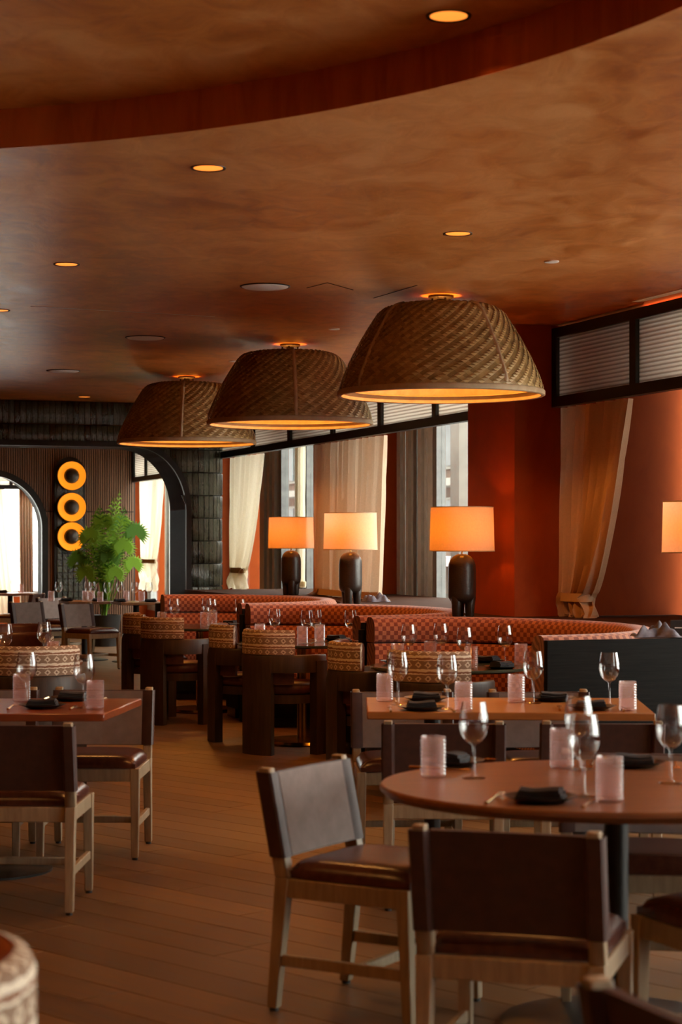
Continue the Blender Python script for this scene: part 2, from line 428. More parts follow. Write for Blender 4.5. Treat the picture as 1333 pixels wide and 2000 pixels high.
# least squares circle through the tray's edge
def fit(pts):
    n = len(pts); sx = sum(p[0] for p in pts)/n; sy = sum(p[1] for p in pts)/n
    suu = suv = svv = suuu = svvv = suvv = svuu = 0
    for x, y in pts:
        u, v = x-sx, y-sy; suu += u*u; svv += v*v; suv += u*v; suuu += u**3; svvv += v**3; suvv += u*v*v; svuu += v*u*u
    a = .5*(suuu+suvv); b = .5*(svvv+svuu); det = suu*svv-suv*suv
    uc = (a*svv-b*suv)/det; vc = (b*suu-a*suv)/det
    return uc+sx, vc+sy, math.sqrt(uc*uc+vc*vc+(suu+svv)/n)
CX, CY, CR = fit(pts)
TRAY = CEIL+.155
cl = MB(); NS = 160; inner = [(CX+CR*math.cos(2*PI*k/NS), CY+CR*math.sin(2*PI*k/NS)) for k in range(NS)]
outer = []
for k in range(NS):
    a = 2*PI*k/NS; d = Vector((math.cos(a), math.sin(a))); t = 60
    for lim, comp, o in ((12, d.x, CX), (-12, d.x, CX), (34.5, d.y, CY), (-8, d.y, CY)):
        if abs(comp) > 1e-6:
            q = (lim-o)/comp
            if q > 0: t = min(t, q)
    den = d.x*DV.x+d.y*DV.y                                              # the roof stops at the window wall
    if den > 1e-6: t = min(t, (1.4-((CX-O0.x)*DV.x+(CY-O0.y)*DV.y))/den)
    outer.append((CX+d.x*t, CY+d.y*t))
vs = [(x, y, CEIL) for x, y in inner]+[(x, y, CEIL) for x, y in outer]
cl.add(vs, [(k, (k+1) % NS, NS+(k+1) % NS, NS+k) for k in range(NS)])
vs = [(x, y, CEIL+.3) for x, y in outer]+[(x, y, CEIL) for x, y in outer]+[(x, y, CEIL+.3) for x, y in inner]
cl.add(vs, [(k, (k+1) % NS, NS+(k+1) % NS, NS+k) for k in range(NS)]+[(k, 2*NS+k, 2*NS+(k+1) % NS, (k+1) % NS) for k in range(NS)])
ceiling = struct(cl.build('ceiling', 'plaster_ceiling'))
tr = MB(); tr.prism(inner, TRAY, TRAY+.1); tr.build('ceiling_tray', 'plaster_ceiling', ceiling)
fa = MB()
fa.add([(x, y, CEIL-.002) for x, y in inner]+[(x, y, TRAY+.02) for x, y in inner], [(k, (k+1) % NS, NS+(k+1) % NS, NS+k) for k in range(NS)])
fa.build('tray_fascia', 'plaster_fascia', ceiling, smooth=60)
sl = MB(); a = ON(60, 598, CEIL); b = ON(420, 618, CEIL); dirv = (b-a); sl.box(((a+b)/2).to_tuple()[:2]+(CEIL-.0015,), (dirv.length, .012, .003), math.atan2(dirv.y, dirv.x))
sl.build('seam_bead', 'white_disc', ceiling)
for p, q in (((640, 552), (600, 562)), ((730, 582), (815, 557)), ((640, 552), (690, 566))):
    a = ON(*p, CEIL); b = ON(*q, CEIL); d = b-a; m = MB(); m.box(((a+b)/2).to_tuple()[:2]+(CEIL-.001,), (d.length, .008, .002), math.atan2(d.y, d.x)); m.build('panel_joint', 'jamb_brown', ceiling)

# ------------------------------------------------------------------ window wall: piers, sills, windows
def uvbox(m, u0, u1, v0, v1, z0, z1): m.prism([UV(u0, v0), UV(u1, v0), UV(u1, v1), UV(u0, v1)], z0, z1); return m
GV = 1.06                                                               # plane of the glass
wr = MB()
piers = [(0, .88, -.33), (5.99, 6.4, .22), (-7.2, -6.4, -.33), (-13.6, -12.8, -.33), (-20, -19.2, -.33), (12.2, 12.6, .30), (17.3, 17.6, .5)]
for u0, u1, v0 in piers: uvbox(wr, u0, u1, v0, 1.35, 0, CEIL+.02)
uvbox(wr, -20, 17.6, .98, 1.3, 0, .42); uvbox(wr, -20, 17.6, .98, 1.3, 3.0, CEIL+.02)
wall_right = struct(wr.build('wall_right', 'plaster_wall'))
back = MB(); back.prism([(-11, -5.2), (9.6, -5.2), (9.6, -5), (-11, -5)], 0, CEIL+.3); struct(back.build('wall_back', 'plaster_wall'))
lf = MB(); lf.prism([(-8.2, -5), (-8, -5), (-8, 34), (-8.2, 34)], 0, CEIL+.02); struct(lf.build('wall_left', 'plaster_wall'))

wn = 0
def window(u0, u1, stiles, z0=.42, z1=3.0):
    """stiles: list of (u centre, width, material); glass panes fill between"""
    global wn; wn += 1
    root = struct(link('window_%d' % wn, None, None, UV((u0+u1)/2, GV), 0))
    def part(name, m, mat, bev=0):
        o = m.build(name, mat, None, bevel=bev); o.parent = root; o.matrix_parent_inverse = Matrix.Translation(-Vector(root.location)); return o
    m = MB(); uvbox(m, u0, u1, GV-.06, GV+.06, z1-.10, z1); uvbox(m, u0, u1, GV-.06, GV+.06, z0, z0+.10); part('frame', m, 'alu_grey')
    edges = [u0]
    for uc, w, mt in sorted(stiles):
        m = MB(); uvbox(m, uc-w/2, uc+w/2, GV-.05, GV+.05, z0+.10, z1-.10)
        if w > .14: uvbox(m, uc-w*.22, uc+w*.22, GV-.085, GV-.05, z0+.10, z1-.10)
        part('stile', m, mt); edges += [uc-w/2, uc+w/2]
    edges.append(u1)
    for a, b in zip(edges[::2], edges[1::2]):
        if b-a > .02: m = MB(); uvbox(m, a, b, GV-.006, GV+.006, z0+.10, z1-.10); part('pane', m, 'window_glass')
A, Dk = 'alu_grey', 'alu_dark'
window(-6.4, 0, [(-6.3, .16, A), (-5, .12, A), (-3.7, .18, A), (-2.4, .12, A), (-2.05, .30, Dk), (-1.75, .30, A), (-1.45, .30, Dk), (-1.15, .30, A), (-.85, .30, A), (-.55, .30, Dk), (-.26, .28, A)])  # wide stiles next to the pier are unseen, added to block daylight on it
window(.88, 5.99, [(5.88, .22, A), (5.63, .16, A), (5.49, .09, Dk), (5.28, .22, A), (5.08, .14, A), (4.95, .10, Dk), (3.6, .18, A), (2.3, .12, A), (1.0, .16, A)])
window(6.4, 12.2, [(6.6, .2, A), (7.9, .2, A), (9.36, .20, A), (9.16, .16, Dk), (10.33, .2, A), (10.16, .12, Dk), (10.55, .2, A), (10.78, .2, A), (10.98, .14, A), (12.05, .18, A)])
window(12.6, 17.3, [(12.8, .2, A), (14.2, .2, A), (15.2, .2, Dk), (16.0, .2, A), (17.2, .16, A)])
window(-12.8, -7.2, [(-12.7, .16, A), (-11.4, .12, A), (-10, .18, A), (-8.6, .12, A), (-7.3, .16, A)])
window(-19.2, -13.6, [(-19.1, .16, A), (-17.8, .12, A), (-16.4, .18, A), (-15, .12, A), (-13.7, .16, A)])

def transom(name, us, v, z0, z1, label):
    root = thing(name, label, 'transom screen', UV((us[0]+us[-1])/2, v))
    inv = Matrix.Translation(-Vector(root.location))
    m = MB(); uvbox(m, us[0]-.03, us[-1]+.03, v-.035, v+.035, z0, z0+.075); uvbox(m, us[0]-.03, us[-1]+.03, v-.035, v+.035, z1-.07, z1)
    for u in us: uvbox(m, u-.045, u+.045, v-.035, v+.035, z0+.075, z1-.07)
    o = m.build('frame', 'black_metal', root); o.matrix_parent_inverse = inv
    for a, b in zip(us, us[1:]):
        m = MB(); uvbox(m, a+.045, b-.045, v-.006, v+.006, z0+.075, z1-.07); o = m.build('ribbed_pane', 'ribbed_glass', root); o.matrix_parent_inverse = inv
ZB = 2.48
transom('transom_screen', [-6.35, -5.09, -3.82, -2.54, -1.27, -.03], 0, ZB, 3.055, 'black framed ribbed glass screen above the tan tied curtain')
transom('transom_screen', [.95, 2.34, 3.69, 5.05, 6.46, 7.83, 9.2], 0, ZB, 3.055, 'black framed ribbed glass screen behind the woven pendants')
transom('transom_screen', [13.2, 14.2, 15.3, 16.3, 17.15], .76, 2.44, 3.0, 'black framed ribbed glass screen beside the slatted wall')
# glowing strip above the near screen
m = MB(); uvbox(m, -6.3, -1.27, .05, .075, 3.058, 3.072); st = m.build('led_strip', 'led_glow'); tag(st, 'thin glowing orange light strip along the ceiling above the screen', 'light strip')
m = MB(); uvbox(m, U_AT(1420, -.12), U_AT(1245, -.12), -.155, -.085, CEIL-.006, CEIL+.01); tag(m.build('linear_vent', 'white_disc'), 'pale slim linear air slot in the ceiling beside the glowing strip', 'air vent')

# ledge behind the booths
BOOTH0 = [-3.33, -.32, 2.66]; BL = 3.0; BA, BB, BV = 1.375, 1.10, -1.55
def arc_v(u, u0, grow=0):
    c = u0+BL/2; k = (u-c)/(BA+grow)
    return BV+(BB+grow)*math.sqrt(max(0, 1-k*k)) if abs(k) < 1 else BV
lg = MB(); us = [-3.36+i*.1 for i in range(120)]
top = []
for u in us:
    vv = BV+.02
    for b in BOOTH0:
        if b <= u <= b+BL: vv = arc_v(u, b, .10)+.005
    if u > BOOTH0[-1]+BL: vv = -.62
    top.append(min(vv, .9))
poly_v = [(u, v) for u, v in zip(us, top)]
vsl = []
for u, v in poly_v:
    for z in (.895, .955): vsl += [UV(u, v, z), UV(u, .97, z)]
fs = []
for i in range(len(us)-1):
    a = i*4; b = a+4
    fs += [(a, b, b+1, a+1), (a+2, a+3, b+3, b+2), (a, a+2, b+2, b), (a+1, b+1, b+3, a+3)]
fs += [(0, 1, 3, 2), (len(us)*4-4, len(us)*4-2, len(us)*4-1, len(us)*4-3)]
lg.add(vsl, fs); tag(lg.build('window_ledge', 'jamb_brown'), 'brown ledge under the windows behind the curved booths', 'ledge')
m = MB(); uvbox(m, -3.36, -3.25, -.4, .95, 0, .895); uvbox(m, 8.3, 8.42, -.5, .95, 0, .895); m.build('ledge_support', 'black_wood', bpy.data.objects['window_ledge'])

# ------------------------------------------------------------------ curtains
def curtain(name, u_top, tie, v, z_top, z_tie, z_bot, mat, folds, label, amp=.035, ruffle=True, band='tie_gold'):
    root = thing(name, label, 'curtain', UV(tie[0]*.5+tie[1]*.5, v, z_bot)); inv = Matrix.Translation(-Vector(root.location))
    (ua, ub), (ta, tb) = u_top, tie; m = MB()
    def rng(z):
        if z >= z_tie:
            k = (z-z_tie)/(z_top-z_tie); e = k**.62; e2 = k**.9
            return ta+(ua-ta)*e, tb+(ub-tb)*e2, k
        k = (z_tie-z)/(z_tie-z_bot); e = min(1, k*1.6)*.30
        c = (ta+tb)/2; h = (tb-ta)/2*(1+e); return c-h, c+h, .12
    def fn(i, j):
        z = z_top+(z_bot-z_top)*j; a, b, k = rng(z); u = a+(b-a)*i
        w = amp*(1-.35*k); ph = i*folds*2*PI+.35*math.sin(3*z+i*7)
        vv = v+w*math.sin(ph)+.4*w*math.sin(2.3*ph+1.7+z)
        if z < z_tie and ruffle: vv += .02*math.sin(ph*2+z*25); z += .015*math.sin(ph*1.5)
        return UV(u, vv, z)
    m.grid(fn, folds*10, 44)
    o = m.build('drape', mat, root, smooth=80); o.matrix_parent_inverse = inv
    t = MB(); h = abs(tb-ta)/2+.02; c = (ta+tb)/2
    prof = [(0, -.03), (.012, -.03), (.012, .03), (0, .03)]
    pth = [UV(c+h*math.cos(q), v+(amp*1.7)*math.sin(q)) for q in [2*PI*k/24 for k in range(25)]]
    t.sweep(pth, [(x, z+z_tie) for x, z in prof]); o = t.build('tieback', band, root, smooth=50); o.matrix_parent_inverse = inv
u = lambda px, v: U_AT(px, v)
curtain('tied_curtain', (u(1229, .06), u(1098, .06)), (u(1149, .06), u(1106, .06)), .06, 2.478, 1.10, .962, 'curtain_near', 7, 'tan curtain tied low against the orange pier', amp=.055, band='curtain_beige')
curtain('tied_curtain', (u(514, .06), u(451, .06)), (u(476, .06), u(455, .06)), .06, 2.478, 1.17, .96, 'curtain_sheer', 6, 'cream sheer curtain tied back beside the glazed tile column')
curtain('hanging_curtain', (u(751, .06), u(618, .06)), (u(737, .06), u(620, .06)), .06, 2.478, 1.0, .96, 'curtain_beige', 11, 'wide beige curtain hanging behind the round-shaded lamp pair', ruffle=False, band='curtain_beige', amp=.05)
curtain('tied_curtain', (u(319, .8), u(274, .8)), (u(302, .8), u(279, .8)), .8, 2.438, 1.20, .75, 'curtain_sheer', 5, 'cream sheer curtain tied back beside the slatted wall')

# ------------------------------------------------------------------ tiled portal wall with rounded opening
PU = 8.72; PT = .8; PZ = 2.585; VR = V_AT(365, PU); VL = -4.2; RX, RZc = .62, .72; COLR = .30
def arch_z(v):                                                          # lower edge of the wall above the opening
    if v >= VR or v <= VL: return 0.0
    if v > VR-RX: k = (v-(VR-RX))/RX; return PZ-RZc+RZc*math.sqrt(max(0, 1-k*k))
    if v < VL+RX: k = ((VL+RX)-v)/RX; return PZ-RZc+RZc*math.sqrt(max(0, 1-k*k))
    return PZ
pv = [VL+(VR-VL)*0.0]
vals = [-9.5, VL]+[VL+RX*(1-math.cos(PI/2*k/14)) for k in range(1, 15)]+[VR-RX+RX*math.sin(PI/2*k/14) for k in range(0, 15)]
pw = MB()
for a, b in zip(vals, vals[1:]):
    za = arch_z(a) if a > VL else 0; zb = arch_z(b) if b < VR-1e-6 else PZ-RZc
    if a < VL+1e-6 and b <= VL+1e-6: za = zb = 0
    elif a <= VL+1e-6: za = PZ-RZc
    p = [UV(a, 0), UV(b, 0)]
    vs = [UV(PU, a, za), UV(PU, b, zb), UV(PU, b, CEIL+.02), UV(PU, a, CEIL+.02), UV(PU+PT, a, za), UV(PU+PT, b, zb), UV(PU+PT, b, CEIL+.02), UV(PU+PT, a, CEIL+.02)]
    pw.add(vs, [(0, 1, 2, 3), (7, 6, 5, 4), (0, 4, 5, 1), (3, 2, 6, 7), (0, 3, 7, 4), (1, 5, 6, 2)])
wall_p = struct(pw.build('wall_portal', 'jamb_brown'))
# right jamb ends in a rounded column
cw = MB(); VC0, VC1 = VR, -.04
ring = [(VC0, PU+PT), (VC0, PU)]
VCF = VC0+.10                                                            # flat part, then quarter round
for k in range(9):
    q = PI/2*k/8; ring.append((VCF+(VC1-VCF)*math.sin(q), PU+(VC1-VCF)*(1-math.cos(q))))
ring.append((VC1, PU+PT))
cw.prism([UV(uu, vv) for vv, uu in ring], 0, CEIL+.02); cw.build('column_core', 'black_wood', wall_p)
TW, THh = .066, .262
def tile(corners, nrm):
    """corners: four points on the wall (bottom a, bottom b, top b, top a)"""
    c = sum(corners, Vector())/4; ins = [c+(p-c)*.0+(p-c)*(1-.035) for p in corners]; t = nrm*random.uniform(.010, .016)
    tl = [random.uniform(-.0025, .0025) for _ in range(4)]
    m = MB(); vs = [p-c for p in ins]+[p-c+t*.6 for p in ins]+[c+(p-c)*.93-c+t+nrm*q for p, q in zip(ins, tl)]
    m.add(vs, [(0, 1, 5, 4), (1, 2, 6, 5), (2, 3, 7, 6), (3, 0, 4, 7), (4, 5, 9, 8), (5, 6, 10, 9), (6, 7, 11, 10), (7, 4, 8, 11), (8, 9, 10, 11)])
    o = m.build('tile', 'glazed_tile', wall_p, smooth=50, loc=c); return o
nrows = 12; z_rows = [CEIL-THh*(k+1) for k in range(nrows)]
vv = VR
nt_ = 0
while vv > -4.3:                                                         # flat wall over the opening
    a, b = vv-TW, vv
    for z0 in z_rows:
        z1 = z0+THh; la = max(z0, arch_z(a)+.02 if a > VL else 0); lb = max(z0, arch_z(b-1e-4)+.02)
        if la > z1-.03 and lb > z1-.03: continue
        tile([UV(PU, a, min(la, z1-.01)), UV(PU, b, min(lb, z1-.01)), UV(PU, b, z1), UV(PU, a, z1)], -DU); nt_ += 1
    vv -= TW
# column tiles follow the rounded corner
path = [(VC0, PU)]+ring[2:-1]; seg = []; L = 0
for p, q in zip(path, path[1:]): L += math.hypot(p[0]-q[0], p[1]-q[1]); seg.append(L)
def onp(t):
    prev = 0
    for (p, q), e in zip(zip(path, path[1:]), seg):
        if t <= e or e == seg[-1]:
            k = (t-prev)/(e-prev) if e > prev else 0; return (p[0]+(q[0]-p[0])*k, p[1]+(q[1]-p[1])*k)
        prev = e
nc = round(L/TW)
for i in range(nc):
    a = onp(L*i/nc); b = onp(L*(i+1)/nc); pa, pb = UV(a[1], a[0]), UV(b[1], b[0]); d = (pb-pa).normalized(); nr = Vector((d.y, -d.x, 0))
    for z0 in z_rows[:10]:
        z = Vector((0, 0, 1)); z1 = z0+THh
        tile([pa+z*z0, pb+z*z0, pb+z*z1, pa+z*z1], nr); nt_ += 1
# metal trim around the opening
tm = MB(); trim = [(VR, 0), (VR, PZ-RZc)]+[(VR-RX+RX*math.cos(q), PZ-RZc+RZc*math.sin(q)) for q in [PI/2*k/16 for k in range(1, 17)]]+[(VL+RX, PZ)]+[(VL+RX-RX*math.sin(q), PZ-RZc+RZc*math.cos(q)) for q in [PI/2*k/16 for k in range(1, 17)]]+[(VL, 0)]
vs = []
for i, (v_, z_) in enumerate(trim):
    p = Vector(trim[max(i-1, 0)]); q = Vector(trim[min(i+1, len(trim)-1)]); t = (q-p).normalized(); nn = Vector((t.y, -t.x))
    for du, off in ((-.03, -.012), (-.03, .05), (.02, .05), (.02, -.012)): vs.append(UV(PU+du, v_+nn.x*off, z_+nn.y*off))
tm.add(vs, [(i*4+j, i*4+(j+1) % 4, i*4+4+(j+1) % 4, i*4+4+j) for i in range(len(trim)-1) for j in range(4)])
struct(tm.build('trim_1', 'black_metal', smooth=40))

# ------------------------------------------------------------------ slatted wall of the room beyond, with arched doorway
SU = 17.2; AV, AZ, AR = -1.53, 1.70, .86
sw = MB(); vmin, vmax = -6.0, .78
def slat_z(v):
    k = (v-AV)/AR
    return AZ+AR*math.sqrt(1-k*k) if abs(k) < 1 else 0
vals = [vmin]+[AV-AR*math.cos(PI*k/24) for k in range(25)]+[vmax]
for a, b in zip(vals, vals[1:]):
    za = slat_z(a) if AV-AR < a < AV+AR else (AZ if abs(a-(AV-AR)) < 1e-6 and b > a+1e-6 and b < AV else 0); zb = slat_z(b) if AV-AR < b < AV+AR else 0
    inside = AV-AR-1e-6 <= a and b <= AV+AR+1e-6
    if inside: za = max(za, AZ); zb = max(zb, AZ)
    else: za = zb = 0
    vs = [UV(SU, a, za), UV(SU, b, zb), UV(SU, b, CEIL+.02), UV(SU, a, CEIL+.02), UV(SU+.55, a, za), UV(SU+.55, b, zb), UV(SU+.55, b, CEIL+.02), UV(SU+.55, a, CEIL+.02)]
    sw.add(vs, [(0, 1, 2, 3), (7, 6, 5, 4), (0, 4, 5, 1), (3, 2, 6, 7), (0, 3, 7, 4), (1, 5, 6, 2)])
wall_s = struct(sw.build('wall_far', 'slat_backing'))
sm = MB(); v_ = -3.2
while v_ < .76:
    z0 = max(slat_z(v_), slat_z(v_+.022))
    for a, b in ((0.0, 1.96), (1.98, CEIL)):
        a = max(a, z0+.03 if z0 else a)
        if b-a > .05: uvbox(sm, SU-.025, SU, v_, v_+.022, a, b)
    v_ += .036
stuff(sm.build('slat', 'slat_wood', wall_s))
m = MB(); tr2 = [(AV+AR, 0), (AV+AR, AZ)]+[(AV+AR*math.cos(PI*k/32), AZ+AR*math.sin(PI*k/32)) for k in range(1, 33)]+[(AV-AR, 0)]; vs = []
for i, (v_, z_) in enumerate(tr2):
    p = Vector(tr2[max(i-1, 0)]); q = Vector(tr2[min(i+1, len(tr2)-1)]); t = (q-p).normalized(); nn = Vector((t.y, -t.x))
    for du, off in ((-.04, -.06), (-.04, .10), (.05, .10), (.05, -.06)): vs.append(UV(SU+du, v_+nn.x*off*.6, z_+nn.y*off*.6))
m.add(vs, [(i*4+j, i*4+(j+1) % 4, i*4+4+(j+1) % 4, i*4+4+j) for i in range(len(tr2)-1) for j in range(4)]); struct(m.build('trim_2', 'black_metal', smooth=40))
# room seen through the arch: window with curtains
m = MB(); vW0, vW1 = -6, 1.2; EU = 22.5
uvbox(m, EU, EU+.2, vW0, vW1, 0, .5); uvbox(m, EU, EU+.2, vW0, vW1, 2.7, CEIL+.02); uvbox(m, EU, EU+.2, .35, vW1, .5, 2.7); uvbox(m, 17.7, EU, 1.0, 1.2, 0, CEIL+.02)
struct(m.build('wall_end', 'plaster_wall'))
r = struct(link('window_%d' % (wn+1), None, None, UV(EU, -2), 0)); inv = Matrix.Translation(-Vector(r.location))
m = MB(); uvbox(m, EU+.02, EU+.12, vW0, .35, .5, .6); uvbox(m, EU+.02, EU+.12, vW0, .35, 2.6, 2.7); o = m.build('frame', 'alu_grey', r); o.matrix_parent_inverse = inv
st_v = [-5.9, -4.6, -3.3, -2.3, -1.5, -.62, .27]
for v_ in st_v: m = MB(); uvbox(m, EU+.02, EU+.12, v_-.09, v_+.09, .6, 2.6); o = m.build('stile', 'alu_grey', r); o.matrix_parent_inverse = inv
for a, b in zip(st_v, st_v[1:]): m = MB(); uvbox(m, EU+.06, EU+.07, a+.09, b-.09, .6, 2.6); o = m.build('pane', 'window_glass', r); o.matrix_parent_inverse = inv
curtain('hanging_curtain', (U_AT(576, .92), U_AT(597, .92)), (U_AT(578, .92), U_AT(596, .92)), .92, 2.7, 1.0, .96, 'curtain_sheer', 4, 'narrow cream curtain between grey window frames behind the lamp', amp=.02, ruffle=False, band='curtain_sheer')
def vcurtain(name, v0, v1, b0, b1, uu, z1, z0, mat, folds, label):
    root = thing(name, label, 'curtain', UV(uu, (b0+b1)/2, z0)); inv = Matrix.Translation(-Vector(root.location)); m = MB()
    def fn(i, j):
        z = z1+(z0-z1)*j; e = (1-j)**.8; a = b0+(v0-b0)*e; b = b1+(v1-b1)*e
        return UV(uu+.03*math.sin(i*folds*2*PI), a+(b-a)*i, z)
    m.grid(fn, folds*8, 16); o = m.build('drape', mat, root, smooth=80); o.matrix_parent_inverse = inv
    m = MB(); uvbox(m, uu-.02, uu+.02, v0, v1, z1-.01, z1+.03); o = m.build('track', 'black_metal', root); o.matrix_parent_inverse = inv
vcurtain('hanging_curtain', V_AT(8, 22.2), V_AT(-40, 22.2), V_AT(32, 22.2), V_AT(-8, 22.2), 22.2, 2.5, .05, 'curtain_sheer', 5, 'white sheer curtain seen through the arched doorway')
vcurtain('hanging_curtain', V_AT(64, 22.1), V_AT(36, 22.1), V_AT(66, 22.1), V_AT(40, 22.1), 22.1, 2.5, .05, 'curtain_cream', 5, 'straight cream curtain at the side of the arched doorway')
m = MB(); uvbox(m, 22.0, 22.06, vW0, .35, 2.44, 2.52)
for v_ in (-4, -3, -2, V_AT(22, 22)): uvbox(m, 22.0, 22.06, v_-.03, v_+.03, 2.52, CEIL)
r = thing('transom_screen', 'black framed ribbed glass screen seen through the arched doorway', 'transom screen', UV(22, -2)); inv = Matrix.Translation(-Vector(r.location))
o = m.build('frame', 'black_metal', r); o.matrix_parent_inverse = inv
m = MB(); uvbox(m, 22.025, 22.035, vW0, .35, 2.52, CEIL); o = m.build('ribbed_pane', 'ribbed_glass', r); o.matrix_parent_inverse = inv

# ------------------------------------------------------------------ outside
m = MB(); m.prism([(-60, -40), (80, -40), (80, 90), (-60, 90)], -.6, -.45); struct(m.build('ground', 'ext_snow'))
bl = thing('lodge_building', 'timber and stone building outside the window', 'building', UV(8, 12)); inv = Matrix.Translation(-Vector(bl.location))
def bp(name, m, mat): o = m.build(name, mat, bl); o.matrix_parent_inverse = inv; return o
m = MB(); uvbox(m, 2, 64, 12, 18, -.5, 1.1); bp('stone_base', m, 'ext_stone')
m = MB(); uvbox(m, 2, 64, 12.1, 18, 1.1, 4.7); bp('wall', m, 'ext_timber')
for k in range(28):
    for z in (1.4, 3.3):
        m = MB(); uvbox(m, 2.6+k*2.2, 3.9+k*2.2, 12.02, 12.1, z, z+1.2); w = bp('window', m, 'ext_white')
        m = MB(); uvbox(m, 2.7+k*2.2, 3.8+k*2.2, 11.99, 12.02, z+.08, z+1.12); bp('pane', m, 'ext_glass')
for z in (2.85, 4.7): m = MB(); uvbox(m, 2, 64, 11.4, 12.1, z, z+.18); bp('balcony', m, 'ext_white')
m = MB(); uvbox(m, 3, 13, 3.4, 3.9, -.5, 1.18); w = tag(m.build('garden_wall', 'ext_stone'), 'pale stone garden wall outside the window', 'wall')
m = MB(); uvbox(m, 2.9, 13.1, 3.35, 3.95, 1.18, 1.30); m.build('coping', 'ext_snow', w)
m = MB(); uvbox(m, U_AT(912, 3.0), U_AT(895, 3.0), 2.9, 3.1, -.5, 4.5); tag(m.build('white_post', 'ext_white'), 'white painted post standing outside the window', 'post')
def bush(name, c, r, h, label):
    root = thing(name, label, 'tree', c); rnd = random.Random(len(label)); m = MB()
    for k in range(420):
        q = rnd.random(); z = h*q**.8; rr = r*(1-q**1.6*.85)*math.sqrt(rnd.random()); a = rnd.random()*2*PI
        p = Vector((rr*math.cos(a), rr*math.sin(a), z)); s_ = .10+.12*rnd.random(); R = Matrix.Rotation(rnd.random()*6, 3, 'Z')@Matrix.Rotation(rnd.random()*3, 3, 'X')
        m.add([p+R@Vector(q2)*s_ for q2 in ((-1, 0, 0), (0, -.5, .1), (1, 0, 0), (0, .5, .1))], [(0, 1, 2, 3)])
    stuff(m.build('foliage', 'ext_leaf', root)); t = MB(); t.tube([(0, 0, -.4), (0, 0, h*.8)], [.09, .03]); t.build('trunk', 'bark', root)
bush('garden_tree', UV(11.5, 8.5, -.4), 1.5, 5, 'green conifer outside beyond the stone garden wall')
bush('garden_tree', UV(27.5, -3.2, -.4), 1.6, 4, 'green shrub outside seen past the white sheer curtain')
# ------------------------------------------------------------------ curved booths
def booth(u0, label):
    root = thing('curved_booth', label, 'booth', UV(u0+BL/2, BV), 0, 'curved booths by the windows'); inv = Matrix.Translation(-Vector(root.location))
    def P(m, name, mat, **k): o = m.build(name, mat, root, **k); o.matrix_parent_inverse = inv; return o
    path = []
    c = u0+BL/2
    for k in range(41):                                                  # near end to far end
        q = PI*k/40; path.append((c-BA*math.cos(q), BV+BB*math.sin(q)))
    path = [(c-BA, BV-.06)]+path+[(c+BA, BV-.06)]
    wp = [UV(a, b) for a, b in path]
    # profile offsets: + is to the right of the path = the inner (seat) side is which?  path runs +u, right = +v ... inner is -v
    def sweep(name, prof, mat, sm=45): m = MB(); m.sweep(wp, prof); return P(m, name, mat, smooth=sm)
    up = [(-.075, .815), (-.095, .83), (-.10, .88), (-.095, .935), (-.07, .97), (-.03, .985), (.03, .985), (.055, .975), (.07, .95), (.07, .815)]
    lo = [(-.085, .44), (-.11, .50), (-.11, .78), (-.085, .808), (.06, .808), (.06, .44)]
    sweep('back_roll', up, 'checker_fabric'); sweep('back_pad', lo, 'checker_fabric')
    sweep('back_shell', [(.072, .02), (.072, .94), (.09, .94), (.09, .02)], 'black_wood')
    # seat cushion and plinth: inset path
    def inset(d):
        pts = []
        for k in range(41):
            q = PI*k/40; pts.append(UV(c-(BA-d)*math.cos(q), BV+(BB-d)*math.sin(q)))
        return [UV(c-(BA-d), BV-.04)]+pts+[UV(c+(BA-d), BV-.04)]
    m = MB(); m.sweep(inset(.33), [(-.22, .33), (-.24, .36), (-.24, .44), (-.20, .475), (.20, .475), (.22, .46), (.22, .33)]); P(m, 'seat_cushion', 'checker_fabric', smooth=45)
    m = MB(); m.sweep(inset(.33), [(-.17, .08), (-.17, .33), (.22, .33), (.22, .08)]); P(m, 'plinth', 'black_wood')
    m = MB(); m.sweep(inset(.36), [(-.10, 0), (-.10, .08), (.15, .08), (.15, 0)]); P(m, 'toe_kick', 'black_metal')
    return root
booth(BOOTH0[0], 'curved booth in red checked fabric behind the black end panel')
booth(BOOTH0[1], 'curved red checked booth between the black end panels')
booth(BOOTH0[2], 'curved red checked booth beside the glazed tile column')
# black dividing panels at the booth ends
def divider(u0, v0, v1, h, label):
    m = MB(); uvbox(m, u0-.022, u0+.022, v0, v1, 0, h); o = m.build('end_panel', 'black_wood', bevel=.004); tag(o, label, 'panel'); return o
divider(-3.40, -1.66, .9, .968, 'large black grained wood end panel facing the honey coloured table')
divider(-.325, -1.64, -.86, .894, 'black upright panel joining two checked booths')
divider(2.67, -1.64, -.86, .894, 'black upright panel joining two farther checked booths')
divider(5.70, -1.64, .0, .894, 'black upright panel at the booth end by the tile column')

